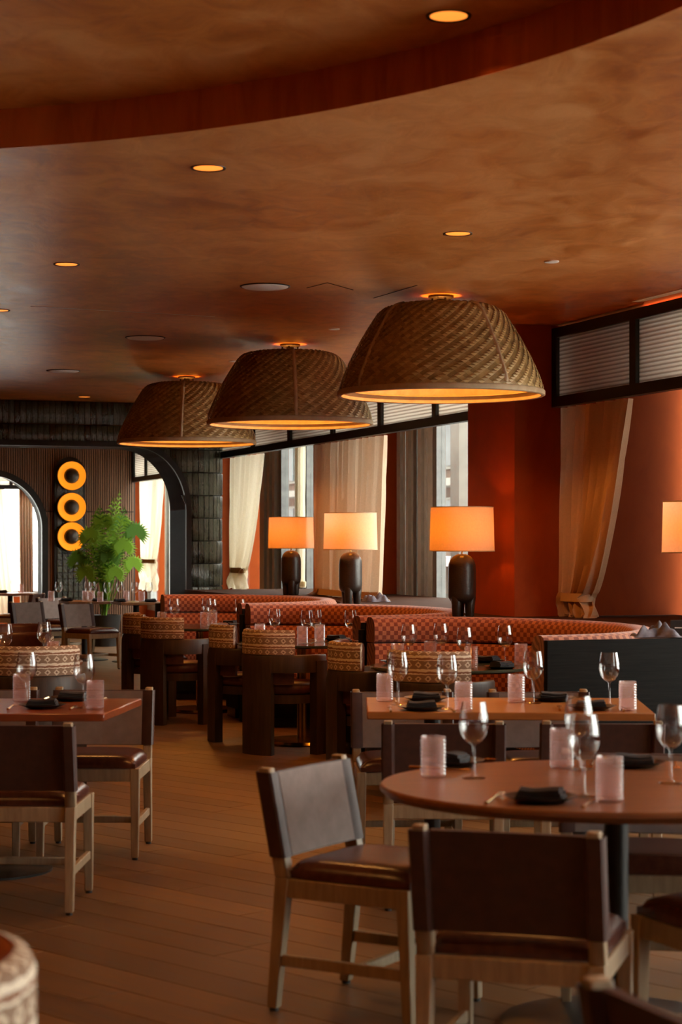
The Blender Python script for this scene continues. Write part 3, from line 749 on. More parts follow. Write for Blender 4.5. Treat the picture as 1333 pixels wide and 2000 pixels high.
# ------------------------------------------------------------------ table lamps with three stub legs
def make_lamp():
    r = thing('table_lamp', 'x', 'lamp')
    body = MB(); body.lathe([(0, .455), (.03, .454), (.062, .44), (.085, .415), (.098, .38), (.102, .34), (.102, .17), (.098, .14), (.085, .115), (.05, .10), (0, .095)], 40); body.build('lamp_body', 'stoneware', r, smooth=60)
    for k in range(3):
        a = PI/2+2*PI*k/3+.25; m = MB(); m.lathe([(0, 0), (.028, 0), (.031, .006), (.036, .08), (.044, .14), (.03, .19), (0, .2)], 16, (.058*math.cos(a), .058*math.sin(a), 0)); m.build('leg', 'stoneware', r, smooth=60)
    m = MB(); m.lathe([(0, .50), (.006, .50), (.006, .455), (.012, .45), (0, .45)], 12); m.build('stem', 'brass', r, smooth=40)
    sh = MB(); sh.lathe([(.228, .795), (.236, .478)], 56); s_ = sh.build('lamp_shade', 'lamp_shade', r, smooth=60)
    for z, rr in ((.795, .228), (.478, .236)):
        m = MB(); m.lathe([(rr-.003, z-.004), (rr+.002, z-.004), (rr+.002, z+.003), (rr-.003, z+.003)], 56, closed=True); m.build('shade_rim', 'cane_rim', s_, smooth=50)
    m = MB(); m.lathe([(0, .60), (.028, .595), (.036, .57), (.028, .54), (.014, .515), (0, .5)], 16); b = m.build('bulb', 'bulb_glow', r, smooth=60)
    lamp_light('lamp_light', 'POINT', (0, 0, .63), P_LAMP*1.5, (1, .27, .02), r, .04)
    return r
lamp = Proto(make_lamp())
for px, uu, lb, rz in ((903, .12, 'table lamp with amber lit drum shade against the orange pier', 0),
                   (685, 3.06, 'table lamp with drum shade in front of the beige curtain', .5),
                   (569, 6.08, 'table lamp with drum shade between the cream and beige curtains', .9),
                   (1368, -2.2, 'table lamp with drum shade near the crumpled grey cloth', 0)):
    lamp.put(UV(uu, V_AT(px, uu), .9552), rz, lb, 'stub-legged table lamps on the window ledge')

# ------------------------------------------------------------------ woven pendants
PROF = [(.30, 3.008), (.36, 2.992), (.405, 2.958), (.44, 2.905), (.475, 2.85), (.522, 2.77), (.565, 2.69), (.605, 2.605), (.636, 2.53), (.655, 2.465)]
def prof_at(t):
    L = [0]
    for a, b in zip(PROF, PROF[1:]): L.append(L[-1]+math.hypot(a[0]-b[0], a[1]-b[1]))
    d = t*L[-1]
    for i in range(len(PROF)-1):
        if d <= L[i+1] or i == len(PROF)-2:
            k = (d-L[i])/(L[i+1]-L[i]); return PROF[i][0]+(PROF[i+1][0]-PROF[i][0])*k, PROF[i][1]+(PROF[i+1][1]-PROF[i][1])*k
def make_pendant():
    r = thing('woven_pendant', 'x', 'pendant lamp'); m = MB(); tint = []; M_, R_ = 84, 40
    rnd = random.Random(3); patch = {}
    def S(th, t, off):
        rr, z = prof_at(min(1, max(0, t))); r2, z2 = prof_at(min(1, max(0, t)+.02)); nx, nz = (z-z2), (r2-rr); l = math.hypot(nx, nz) or 1
        rr += off*nx/l; z += off*nz/l; return (rr*math.cos(th), rr*math.sin(th), z-CEIL)
    dth = 2*PI/M_
    for j in range(-1, R_+1):
        t = j/R_
        for i in range(M_):
            th = (i+.5*(j % 2))*dth; up = ((i-j//2) + (j % 2)) % 2
            hi = .010 if up else .004
            c = [S(th-dth/2, t, .002+.006*up), S(th, t+1/R_, .006-.003*up), S(th+dth/2, t, .002+.006*up), S(th, t-1/R_, .006-.003*up)]
            o = len(m.v); m.v += c+[S(th, t, hi)]; m.f += [(o, o+1, o+4), (o+1, o+2, o+4), (o+2, o+3, o+4), (o+3, o, o+4)]
            key = ((i+j//2)//7, (i-j//2)//9); pt = patch.setdefault(key, rnd.random())
            tint += [min(1, max(0, .25*pt+.45*rnd.random()+.25*up))]*4
    m.tint = tint; stuff(m.build('woven_panel', 'cane_weave', r, smooth=30))
    m = MB(); m.lathe([(a-.016, b-.004-CEIL) for a, b in PROF], 64); m.build('liner', 'cane_rim', r, smooth=60)
    m = MB(); m.lathe([(.11, 3.020-CEIL), (.29, 3.013-CEIL), (.30, 3.0-CEIL), (.11, 3.006-CEIL)], 64, closed=True); m.build('top_ring', 'cane_rim', r, smooth=60)
    for k in range(3):
        q = 2*PI*k/3; m = MB(); m.tube([(.02*math.cos(q), .02*math.sin(q), -.066), (.25*math.cos(q), .25*math.sin(q), 3.010-CEIL)], .005, 6); m.build('spoke', 'bronze', r)
    m = MB(); m.lathe([(.640, 2.435-CEIL), (.655, 2.431-CEIL), (.667, 2.437-CEIL), (.668, 2.462-CEIL), (.660, 2.470-CEIL), (.640, 2.468-CEIL)], 72, closed=True); m.build('rim', 'cane_rim', r, smooth=50)
    m = MB(); m.lathe([(.600, 2.475-CEIL), (.612, 2.470-CEIL), (.645, 2.452-CEIL), (.640, 2.468-CEIL), (.612, 2.482-CEIL)], 72, closed=True); m.build('inner_ring', 'cane_rim', r, smooth=50)
    for k in range(4):
        th = PI/2*k+.62; m = MB()
        m.grid(lambda i, j: S(th+(i-.5)*.032/(prof_at(j)[0]), j, .016-.012*abs(2*i-1)**2), 4, 20); m.build('seam_strip', 'cane_rim', r, smooth=60)
    m = MB(); m.lathe([(0, 0), (.082, 0), (.082, -.012), (.07, -.02), (.03, -.024), (.026, -.07), (0, -.07)], 28); cp = m.build('ceiling_canopy', 'bronze', r, smooth=40)
    for k in range(4): m = MB(); a = PI/2*k+.4; m.tube([(.062*math.cos(a), .062*math.sin(a), -.012), (.062*math.cos(a), .062*math.sin(a), -.05)], .007); m.build('screw', 'bronze', cp)
    m = MB(); m.lathe([(0, 2.90-CEIL), (.03, 2.89-CEIL), (.045, 2.85-CEIL), (.03, 2.81-CEIL), (0, 2.80-CEIL)], 20); m.build('bulb', 'bulb_glow', r, smooth=60)
    lamp_light('pendant_light', 'POINT', (0, 0, 2.74-CEIL), P_PEND, (1, .36, .06), r, .10)
    return r
pend = Proto(make_pendant())
for px, s_, rz, lb in ((862, 304, 0.0, 'largest looking woven cane dome pendant beside the ribbed glass screen'),
                       (567, 244, 1.05, 'woven cane dome pendant hanging between the two other pendants'),
                       (365, 204, .95, 'woven cane dome pendant hanging by the dark tiled portal')):
    p = GX(px, s_); pend.put((p.x, p.y, CEIL), rz, lb, 'woven dome pendants in a row')
bpy.data.objects['woven_pendant']['label'] = 'woven cane dome pendant farthest from the dark tiled portal'

# ------------------------------------------------------------------ ceiling fittings
def make_down():
    r = thing('recessed_downlight', 'x', 'downlight')
    m = MB(); m.lathe([(.062, 0), (.074, -.003), (.076, .002), (.062, .004)], 32, closed=True); m.build('trim_ring', 'bronze', r, smooth=50)
    m = MB(); m.lathe([(0, -.0005), (.062, -.0005), (.062, .003), (0, .003)], 32); m.build('lens', 'bulb_glow', r)
    lamp_light('down_light', 'SPOT', (0, 0, -.03), P_DOWN, WARM, r, .05, (0, 0, 0), math.radians(115), .8)
    return r
dl = Proto(make_down())
g = 'recessed downlights in the plaster ceiling'
for px, py, z, lb in ((877, 31, TRAY, 'round amber downlight in the raised ceiling tray'), (407, 328, CEIL, 'round amber downlight in the ceiling close to the curved tray edge'),
                      (895, 456, CEIL, 'round amber downlight in the ceiling near the small sprinkler cap'), (130, 516, CEIL, 'round amber downlight in the ceiling before the thin ceiling seam'),
                      (-2, 606, CEIL, 'round amber downlight cut by the frame beside the ceiling seam'), (165, 775, CEIL, 'round amber downlight in the ceiling next to the tiled portal')):
    p = ON(px, py, z); dl.put((p.x, p.y, z-.001), 0, lb, g)
# the same fittings run on over the part of the room behind and beside the camera
for x, y in ((-2.2, 5.2), (-.9, 3.4), (2.0, 3.2), (-3.6, 7.2), (-4.2, 11)):
    z = TRAY if math.hypot(x-CX, y-CY) < CR else CEIL
    dl.put((x, y, z-.001), 0, 'round amber downlight in the ceiling over the near tables', g)
for uu, vv_, w_ in ((11.2, -1.0, 'just behind the tiled portal'), (13.2, -2.2, 'over the far tables'), (15.6, -.4, 'before the slatted wall'), (15.4, -2.6, 'before the arched doorway')):  # unseen lamps added to brighten the room beyond the portal
    q = UV(uu, vv_, CEIL-.001); dl.put(q, 0, 'added unseen fill downlight in the far room ceiling '+w_, g)
def disc(name, r0, th, mat):
    m = MB(); m.lathe([(0, -th), (r0*.9, -th), (r0, -th*.5), (r0, 0), (0, 0)], 40); return m.mesh(name, mat, smooth=40)
spk = disc('ceiling_speaker', .145, .012, 'white_disc'); ring_me = MB().lathe([(.147, 0), (.152, -.006), (.157, 0)], 40, closed=True).mesh('bezel', 'bronze', 40)
for px, py, lb in ((518, 559, 'round pale ceiling speaker nearest the access panel lines'), (284, 659, 'round pale ceiling speaker between the ceiling seam and small pendant'), (124, 724, 'round pale ceiling speaker closest to the tiled portal')):
    p = ON(px, py, CEIL); o = tag(link('ceiling_speaker', spk, None, p), lb, 'speaker', 'round ceiling speakers'); link('bezel', ring_me, o)
cap = disc('sprinkler_cap', .042, .008, 'white_disc')
for px, py, lb in ((1078, 510, 'small pale sprinkler cap in the ceiling before the ribbed screen'), (653, 642, 'small pale sprinkler cap in the ceiling beside the middle pendant'), (456, 705, 'small pale sprinkler cap in the ceiling behind the middle pendant'), (277, 760, 'small pale sprinkler cap in the ceiling by the pendant at the portal')):
    tag(link('sprinkler_cap', cap, None, ON(px, py, CEIL)), lb, 'sprinkler', 'ceiling sprinkler caps')

# ------------------------------------------------------------------ ring sconces on the arched panel
pan_v = (V_AT(104, SU)+V_AT(164, SU))/2; pw2 = abs(V_AT(164, SU)-V_AT(104, SU))/2
sP = F/UV(SU, pan_v).y; ztop = EYE+(HORIZON-893)/sP
m = MB(); prof = [(-pw2, 0), (pw2, 0)]+[(pw2*math.cos(PI*k/24), ztop-pw2+pw2*math.sin(PI*k/24)) for k in range(25)]
n = len(prof); m.add([UV(SU-.03, pan_v+a, z) for a, z in prof]+[UV(SU-.10, pan_v+a, z) for a, z in prof], [tuple(range(n)), tuple(range(2*n-1, n-1, -1))]+[(i, (i+1) % n, n+(i+1) % n, n+i) for i in range(n)])
o = m.build('arched_panel', 'black_metal'); tag(o, 'tall black arched wall panel carrying three glowing rings', 'wall panel')
rw = pw2-.035; tw2 = .05; zz = .02; nt2 = 0
while zz < ztop-.1:                                                      # glazed tiles set in the panel
    a = -rw
    while a < rw-.02:
        b = min(a+.085, rw); lim = ztop-pw2+math.sqrt(max(0, rw*rw-max(abs(a), abs(b))**2)) if zz+.1 > ztop-pw2 else 9
        if zz+.10 < lim:
            t_ = MB(); c = UV(SU-.105, pan_v+(a+b)/2, zz+.05); M3 = Matrix.Rotation(-TH+random.uniform(-.02, .02), 3, 'Z'); M3 = Matrix(((DV.x, DU.x, 0), (DV.y, DU.y, 0), (0, 0, 1)))
            t_.box((0, 0, 0), (b-a-.006, .014, .094), M=M3); to = t_.build('tile', 'glazed_tile', o, loc=c, bevel=.003, seg=1); nt2 += 1
        a += .085
    zz += .10
gr = [(930, 'top'), (991, 'middle'), (1048, 'bottom')]
for py, w_ in gr:
    z = EYE+(HORIZON-py)/sP; r = thing('ring_sconce', '%s glowing amber ring light on the black arched panel' % w_, 'wall light', UV(SU-.13, V_AT(136, SU), z), 0, 'ring lights on the arched panel')
    Rm = Matrix(((DV.x, 0, -DU.x), (DV.y, 0, -DU.y), (0, 1, 0)))       # local z looks out of the wall
    def bl2(name, prof, mat):
        m = MB(); m.lathe(prof, 48); m.v = [tuple(Rm@Vector(p)) for p in m.v]; return m.build(name, mat, r, smooth=50)
    bl2('reflector_dish', [(.08, .0), (.15, .015), (.20, .045), (.218, .062), (.222, .055), (.205, .035), (.15, .0)], 'ring_glow')
    bl2('outer_rim', [(.222, .06), (.232, .058), (.232, -.01), (.15, -.012)], 'black_metal')
    bl2('center_dome', [(0, .10), (.05, .096), (.09, .08), (.118, .05), (.12, .035), (.08, .02), (.05, 0)], 'stoneware')

# ------------------------------------------------------------------ oak chair with leather sling back
def make_chair():
    r = thing('oak_chair', 'x', 'chair')
    for s_ in (-1, 1):
        m = MB(); m.bar((s_*.225, -.255, .01), (s_*.225, -.215, .43), .034, .036, .042, .05); m.bar((s_*.225, -.215, .43), (s_*.225, -.285, .775), .042, .05, .034, .042)
        lg_ = m.build('back_post', 'oak_pale', r, bevel=.003, seg=1)
        m = MB(); m.lathe([(0, 0), (.014, 0), (.014, .011), (0, .011)], 12, (s_*.225, -.255, 0)); m.build('glide', 'glide', lg_)
        m = MB(); m.bar((s_*.225, .24, .01), (s_*.225, .225, .43), .032, .032, .044, .044); lg_ = m.build('front_leg', 'oak_pale', r, bevel=.003, seg=1)
        m = MB(); m.lathe([(0, 0), (.014, 0), (.014, .011), (0, .011)], 12, (s_*.225, .24, 0)); m.build('glide', 'glide', lg_)
        m = MB(); m.box((s_*.225, .005, .398), (.03, .41, .06)); m.build('side_rail', 'oak_pale', r, bevel=.003, seg=1)
        m = MB(); m.box((s_*.225, -.005, .165), (.022, .45, .036)); m.build('stretcher', 'oak_pale', r, bevel=.003, seg=1)
    m = MB(); m.box((0, .228, .398), (.42, .03, .06)); m.build('front_rail', 'oak_pale', r, bevel=.003, seg=1)
    m = MB(); m.box((0, -.215, .398), (.42, .03, .06)); m.build('back_rail', 'oak_pale', r, bevel=.003, seg=1)
    m = MB(); m.box((0, .06, .165), (.43, .022, .032)); m.build('cross_stretcher', 'oak_pale', r, bevel=.003, seg=1)
    # cushion: puffed rounded slab
    m = MB(); hx, hy = .232, .228
    def cu(i, j, top):
        x = (2*i-1); y = (2*j-1); e = (1-abs(x)**6)*(1-abs(y)**6); rx = hx*(1-.02*abs(y)**4); ry = hy*(1-.02*abs(x)**4)
        px_, py_ = x*rx, y*ry+.02
        if y < -.8 and abs(x) > .82: px_ *= .985
        z = (.452+.042*e**.45) if top else .43
        return (px_, py_, z)
    m.grid(lambda i, j: cu(i, j, True), 20, 20); m.grid(lambda i, j: cu(i, j, False), 20, 20, flip=True)
    n = 21
    for k in range(20):
        for a, b in (((k)*n, (k+1)*n), (k*n+20, (k+1)*n+20), (k, k+1), (20*n+k, 20*n+k+1)): m.f.append((a, b, b+441, a+441))
    m.build('seat_cushion', 'leather', r, smooth=60)
    # sling: leather sheet wrapped round both posts
    z0, z1 = .495, .762; N_ = 10
    def yc(z): return -.215-(z-.43)*(.07/.345)
    m = MB(); lp = [(-.252, .022), (-.246, .030), (-.21, .030), (-.198, .024), (0, .017), (.198, .024), (.21, .030), (.246, .030), (.252, .022), (.252, -.022), (.246, -.030), (.21, -.030), (.202, -.022), (.198, -.008), (0, -.001), (-.198, -.008), (-.202, -.022), (-.21, -.030), (-.246, -.030), (-.252, -.022)]
    nl = len(lp); vs = [(x, yc(z)+y, z) for z in (z0, z0+.006, z1-.006, z1) for x, y in lp]
    m.add(vs, [(k*nl+i, k*nl+(i+1) % nl, (k+1)*nl+(i+1) % nl, (k+1)*nl+i) for k in range(3) for i in range(nl)])
    # close top and bottom between wrap and posts by thin strips
    for k in (0, 3):
        for i in range(3, 6):
            a = k*nl+i; j = 18-i; b = k*nl+j
            m.f.append((k*nl+i, k*nl+i+1, k*nl+(17-i), k*nl+(18-i)))
    sl_ = m.build('leather_sling', 'leather_sling', r, smooth=35)
    m = MB(); lp2 = [(-.196, .0255), (0, .0185), (.196, .0255)]
    m.add([(x, yc(z)+y, z) for z in (z0+.003, z1-.003) for x, y in lp2]+[(x, yc(z)+y-.0015, z) for z in (z0+.003, z1-.003) for x, y in lp2], [(0, 1, 4, 3), (1, 2, 5, 4), (6, 9, 10, 7), (7, 10, 11, 8), (0, 3, 9, 6), (2, 8, 11, 5)]); m.build('suede_face', 'suede', r)
    return r
ch = Proto(make_chair())
def C(p, dx, dy, label, grp='oak chairs with leather sling backs'): return ch.put((p[0], p[1], 0), face(dx, dy), label, grp)
C((.50, 5.20), .29, .957, 'oak chair with its dark leather back turned outward from the round table')
C((.12, 6.29), .857, -.516, 'oak chair showing its grey suede inner back at the round table')
C((.98, 6.50), -.12, -1, 'oak chair pushed in between the round table and honey table')
C((1.16, 5.47), -.42, .9, 'oak chair tucked under the round table opposite the grey suede chair')
C((.77, 3.12), .94, .34, 'oak chair with leather back at a table outside the round one')
C((-1.31, 8.08), .03, 1, 'oak chair with leather back in front of the cherry table')
C((-1.19, 9.42), -.03, -1, 'oak chair facing the cherry table, beside the open aisle')
C((-1.76, 9.42), 0, -1, 'oak chair mostly hidden behind the cherry table')
C((.427, 8.16), .04, 1, 'oak chair with leather back between round and honey tables, aisle side')
C((1.07, 8.16), .04, 1, 'oak chair with leather back between round and honey tables, window side')
C((.31, 9.28), .04, -1, 'oak chair behind the honey table, aisle side')
C((.98, 9.28), .04, -1, 'oak chair behind the honey table, window side')
p = GX(178, 166); C(p, .75, -.66, 'oak chair with grey lit back at the end of the far table under the plant', 'oak chairs at the far tables')
p = GX(80, 162); C(p, .75, -.66, 'oak chair with grey lit back at the far table before the ring lights', 'oak chairs at the far tables')
p = GX(128, 150); C(p, .75, -.66, 'oak chair with grey lit back between the two other far chairs', 'oak chairs at the far tables')
p = GX(36, 139); C(p, -1, .2, 'pale oak chair standing before the arched doorway', 'oak chairs at the far tables')

# ------------------------------------------------------------------ barrel chair
def make_barrel(root_name='barrel_chair', inner='leather_brown'):
    r = thing(root_name, 'x', 'chair'); R0 = .285
    def arc(a0, a1, n, rad): return [(rad*math.sin(a), -rad*math.cos(a)) for a in [a0+(a1-a0)*k/n for k in range(n+1)]]   # angle 0 = rear
    m = MB(); ends = math.radians(112)
    pth = arc(-ends, ends, 36, R0); m.sweep(pth, [(-.03, .58), (-.03, .690), (-.022, .703), (.022, .703), (.03, .690), (.03, .58)], uvs=False); m.build('arm_ring', 'dark_oak', r, smooth=40)
    h = math.radians(27); m = MB(); m.sweep(arc(-h, h, 10, R0+.004), [(-.034, .0), (-.034, .64), (-.026, .68), (.026, .68), (.034, .64), (.034, 0)]); m.build('back_leg', 'dark_oak', r, smooth=40)
    for s_ in (-1, 1):
        a0 = s_*math.radians(88); a1 = s_*math.radians(112); m = MB(); m.sweep(arc(min(a0, a1), max(a0, a1), 5, R0+.004), [(-.034, .0), (-.034, .66), (.034, .66), (.034, 0)]); m.build('front_leg', 'dark_oak', r, smooth=40)
    m = MB(); m.lathe([(0, .36), (.25, .36), (.25, .42), (0, .42)], 36); m.build('seat_frame', 'dark_oak', r, smooth=40)
    m = MB(); m.lathe([(0, .42), (.235, .42), (.25, .44), (.25, .48), (.225, .505), (0, .515)], 40); m.build('seat_cushion', 'leather_brown', r, smooth=60)
    b = math.radians(58); pp = arc(-b, b, 22, R0-.005)
    m = MB(); m.sweep(pp, [(.032, .706), (.032, .85), (.022, .873), (-.0, .88), (-.0, .706)]); bp_ = m.build('back_pad', 'ikat_fabric', r, smooth=60)
    m = MB(); m.sweep(arc(-b, b, 22, R0-.007), [(0, .50), (0, .878), (-.022, .873), (-.034, .85), (-.034, .50)]); m.build('inner_pad', inner, r, smooth=60)
    return r
bc = Proto(make_barrel())
def B(px, s_, dx, dy, label):
    p = GX(px, s_); d = Vector((dx, dy, 0)).normalized(); p = p+d*.28; bc.put((p.x, p.y, 0), face(d.x, d.y), label, 'dark barrel chairs with patterned backs')
B(247, 225, .97, .2, 'dark barrel chair at the tile column marble table, column side')
B(298, 238, .70, .72, 'dark barrel chair with its back to the aisle, tile column marble table')
B(417, 259, .97, .2, 'dark barrel chair at the middle booth marble table, column side')
B(503, 277, .70, .72, 'dark barrel chair turning a broad back leg to the aisle, middle booth table')
B(652, 313, .97, .2, 'dark barrel chair at the marble table behind the honey table, aisle side')
B(822, 345, .45, .9, 'dark barrel chair between the honey table and the marble table')
B(73, 330, -.25, 1, 'barrel chair with patterned back behind the cherry table')
B(40, 284, -.1, -1, 'barrel chair with warm lit patterned back beyond the small aisle table')
B(8, 258, .5, -.9, 'barrel chair mostly outside the frame beyond the small aisle table')
fb = make_barrel('barrel_chair', 'leather_tan'); p = (-.775, 2.93); fb.location = (p[0], p[1], 0); fb.rotation_euler = (0, 0, face(-1, .05)); fb['label'] = 'barrel chair with tan inside and patterned outside, cut by the frame'; fb['group'] = 'dark barrel chairs with patterned backs'

# ------------------------------------------------------------------ tables
TZ = .75
def ped(root, x, y, rad, base_mat='black_metal', col_r=.038, rz=0):
    m = MB(); m.lathe([(0, 0), (rad, 0), (rad, .010), (rad*.9, .016), (.05, .022), (0, .022)], 40, (x, y, 0)); m.build('base_plate', base_mat, root, smooth=40)
    m = MB(); m.lathe([(col_r, .02), (col_r, TZ-.05), (.12, TZ-.045), (.12, TZ-.036), (0, TZ-.036)], 24, (x, y, 0)); m.build('pedestal', base_mat, root, smooth=40)
def rect_table(name, corners, mat, label, bases):
    c = sum((Vector(q) for q in corners), Vector((0, 0)))/4; r = thing(name, label, 'table', (c.x, c.y, 0))
    m = MB(); m.prism([(q[0]-c.x, q[1]-c.y) for q in corners], TZ-.034, TZ); m.build('tabletop', mat, r, bevel=.004, seg=1)
    for x, y in bases: ped(r, x-c.x, y-c.y, .30)
    return r
def round_table(c, rx, ry, mat, label, name='round_table', th=.034, brass=False):
    r = thing(name, label, 'table', (c[0], c[1], 0)); m = MB(); S_ = 72
    prof = [(1-.006/rx, TZ), (1, TZ-.006), (1, TZ-.016), (1-.018/rx, TZ-th)]
    vs = [(rx*k*math.cos(2*PI*i/S_), ry*k*math.sin(2*PI*i/S_), z) for k, z in prof for i in range(S_)]
    m.add(vs, [(k*S_+i, k*S_+(i+1) % S_, (k+1)*S_+(i+1) % S_, (k+1)*S_+i) for k in range(3) for i in range(S_)]+[tuple(range(S_)), tuple(range(4*S_-1, 3*S_-1, -1))])
    m.build('tabletop', mat, r, smooth=30)
    if brass:
        m = MB(); m.lathe([(0, 0), (.29, 0), (.30, .012), (.29, .03), (.09, .036), (0, .036)], 48); m.build('brass_base', 'brass', r, smooth=40)
        m = MB(); m.lathe([(.055, .03), (.055, TZ-.04), (0, TZ-.036)], 24); m.build('pedestal', 'brass', r, smooth=40)
    else: ped(r, 0, 0, .36)
    return r
RT = (.855, 6.04); round_table(RT, .735, .66, 'walnut', 'large round walnut table with the grey suede backed chair')
rect_table('dining_table', [(.115, 8.58), (1.375, 8.50), (1.42, 9.33), (.12, 9.38)], 'honey_oak', 'rectangular honey oak table in front of the black end panel', [(.42, 8.95), (1.1, 8.93)])
rect_table('dining_table', [(-2.25, 8.48), (-1.034, 8.48), (-.955, 9.31), (-2.25, 9.31)], 'cherry', 'rectangular cherry red table beside the open aisle', [(-1.62, 8.88)])
MT = [UV(-2.02, -1.64), UV(.85, -1.66), UV(3.75, -1.68)]
for c, lb in zip(MT, ('round green marble table in the booth behind the honey table', 'round green marble table in the middle booth', 'round green marble table in the booth by the tile column')):
    round_table(c, .50, .50, 'marble_green', lb, th=.024, brass=True)
SAT = (-2.05, 12.25); round_table(SAT, .42, .42, 'walnut', 'small round table behind the cherry table, between barrel chairs')
def uvrect(p, w, d): return [(p.x+DV.x*a*w+DU.x*b*d, p.y+DV.y*a*w+DU.y*b*d) for a, b in ((-.5, -.5), (.5, -.5), (.5, .5), (-.5, .5))]
FT1 = GX(165, 154); FT2 = GX(266, 156); FT3 = GX(20, 133)
rect_table('dining_table', uvrect(FT1, .53, .7), 'walnut', 'walnut table before the ring lights in the far room', [(FT1.x, FT1.y)])
rect_table('dining_table', uvrect(FT2, .53, .7), 'walnut', 'walnut table under the plant beside the far cream curtain', [(FT2.x, FT2.y)])
rect_table('dining_table', uvrect(FT3, .7, .7), 'walnut', 'walnut table in front of the arched doorway', [(FT3.x, FT3.y)])

# ------------------------------------------------------------------ glassware, plates, napkins, cutlery
def m_wine():
    return MB().lathe([(0, 0), (.037, 0), (.038, .002), (.012, .006), (.005, .012), (.0050, .10), (.008, .108), (.026, .118), (.041, .138), (.0475, .165), (.046, .195), (.041, .225), (.0375, .243), (.0365, .243), (.040, .224), (.045, .195), (.0462, .165), (.0400, .140), (.025, .121), (0, .112)], 28).mesh('wine_glass', 'wine_glass', 70)
def m_tumbler():
    pr = [(0, 0), (.034, 0), (.038, .004)]
    for k in range(10): z = .012+k*.0115; pr += [(.0412, z), (.0380, z+.0058)]
    pr += [(.0400, .130), (.0385, .131)]
    for k in range(9, -1, -1): z = .012+k*.0115; pr += [(.0362, z+.0058), (.0366, z)]
    pr += [(.034, .010), (0, .010)]
    return MB().lathe(pr, 44).mesh('water_tumbler', 'pink_glass', 22)
WG, TB = m_wine(), m_tumbler()
PLm = MB().lathe([(0, .004), (.05, .004), (.06, .0), (.062, .0), (.085, .010), (.105, .017), (.106, .019), (.085, .014), (.060, .007), (0, .007)], 40).mesh('dark_plate', 'plate_black', 60)
PLm2 = MB().lathe([(0, .004), (.05, .004), (.06, .0), (.062, .0), (.085, .008), (.105, .012), (.106, .014), (.085, .011), (.060, .007), (0, .007)], 40).mesh('stone_plate', 'marble_green', 60)
def m_napkin():
    m = MB()
    for z, w, d, o in ((.016, .135, .085, 0), (.026, .128, .080, .003), (.036, .118, .072, -.002)):
        m.grid(lambda i, j: ((i-.5)*w, (j-.5)*d+o, z+.006*math.sin(PI*j)+.003*math.sin(5*i+z*90)), 12, 6)
        m.grid(lambda i, j: ((i-.5)*w, (j-.5)*d+o, z-.009), 12, 6, flip=True)
        n1 = len(m.v)-91*2
        for k in range(12):
            for a, b in ((k*7, (k+1)*7), (k*7+6, (k+1)*7+6)): m.f.append((n1+a, n1+b, n1+b+91, n1+a+91))
        for k in range(6):
            for a, b in ((k, k+1), (84+k, 84+k+1)): m.f.append((n1+a, n1+b, n1+b+91, n1+a+91))
    return m.mesh('folded_napkin', 'napkin', 50)
NK = m_napkin()
def m_fork():
    m = MB(); m.tube([(0, -.10, .004), (0, -.03, .006), (0, .03, .010), (0, .05, .008)], [.006, .004, .003, .004], 6)
    m.box((0, .062, .007), (.022, .026, .0025))
    for k in range(4): m.box((-.0085+.0057*k, .094, .009), (.003, .042, .0022))
    return m.mesh('table_fork', 'gold_cutlery', 40)
def m_knife():
    m = MB(); m.tube([(0, -.11, .005), (0, -.02, .005), (0, 0, .004)], [.006, .0055, .004], 6)
    m.add([(-.007, 0, .003), (.008, 0, .003), (.009, .07, .003), (.0, .105, .003), (-.007, .08, .003), (-.007, 0, .0055), (.008, 0, .004), (.009, .07, .004), (.0, .105, .004), (-.007, .08, .0055)], [(4, 3, 2, 1, 0), (5, 6, 7, 8, 9), (0, 1, 6, 5), (1, 2, 7, 6), (2, 3, 8, 7), (3, 4, 9, 8), (4, 0, 5, 9)])
    return m.mesh('table_knife', 'gold_cutlery', 40)
FK, KN = m_fork(), m_knife()
def W_(x, y, lb): tag(link('wine_glass', WG, None, (x, y, TZ), random.random()*6), lb, 'wine glass', 'stemmed wine glasses')
def T_(x, y, lb): tag(link('water_tumbler', TB, None, (x, y, TZ), random.random()*6), lb, 'tumbler', 'ribbed pink tumblers')
def pl_(x, y, rz, where, stone=False, cutlery=True, nap=True):
    o = link('dinner_plate', PLm2 if stone else PLm, None, (x, y, TZ), rz); tag(o, ('stone coloured side plate ' if stone else 'small black plate ')+where, 'plate', 'plates set on the tables')
    if nap: tag(link('folded_napkin', NK, None, (x, y, TZ+.0005), rz), 'folded dark napkin on the plate '+where, 'napkin', 'folded dark napkins')
    if cutlery:
        R = Matrix.Rotation(rz, 3, 'Z')
        for me, dx, nm in ((FK, -.14, 'table_fork'), (KN, .14, 'table_knife')):
            q = R@Vector((dx, 0, 0)); tag(link(nm, me, None, (x+q.x, y+q.y, TZ), rz), ('brass fork' if nm == 'table_fork' else 'brass knife')+' by the plate '+where, 'fork' if nm == 'table_fork' else 'knife', 'brass cutlery')
def item(kind, px, py, lb): p = ON(px, py); (W_ if kind == 'w' else T_)(p.x, p.y, lb)
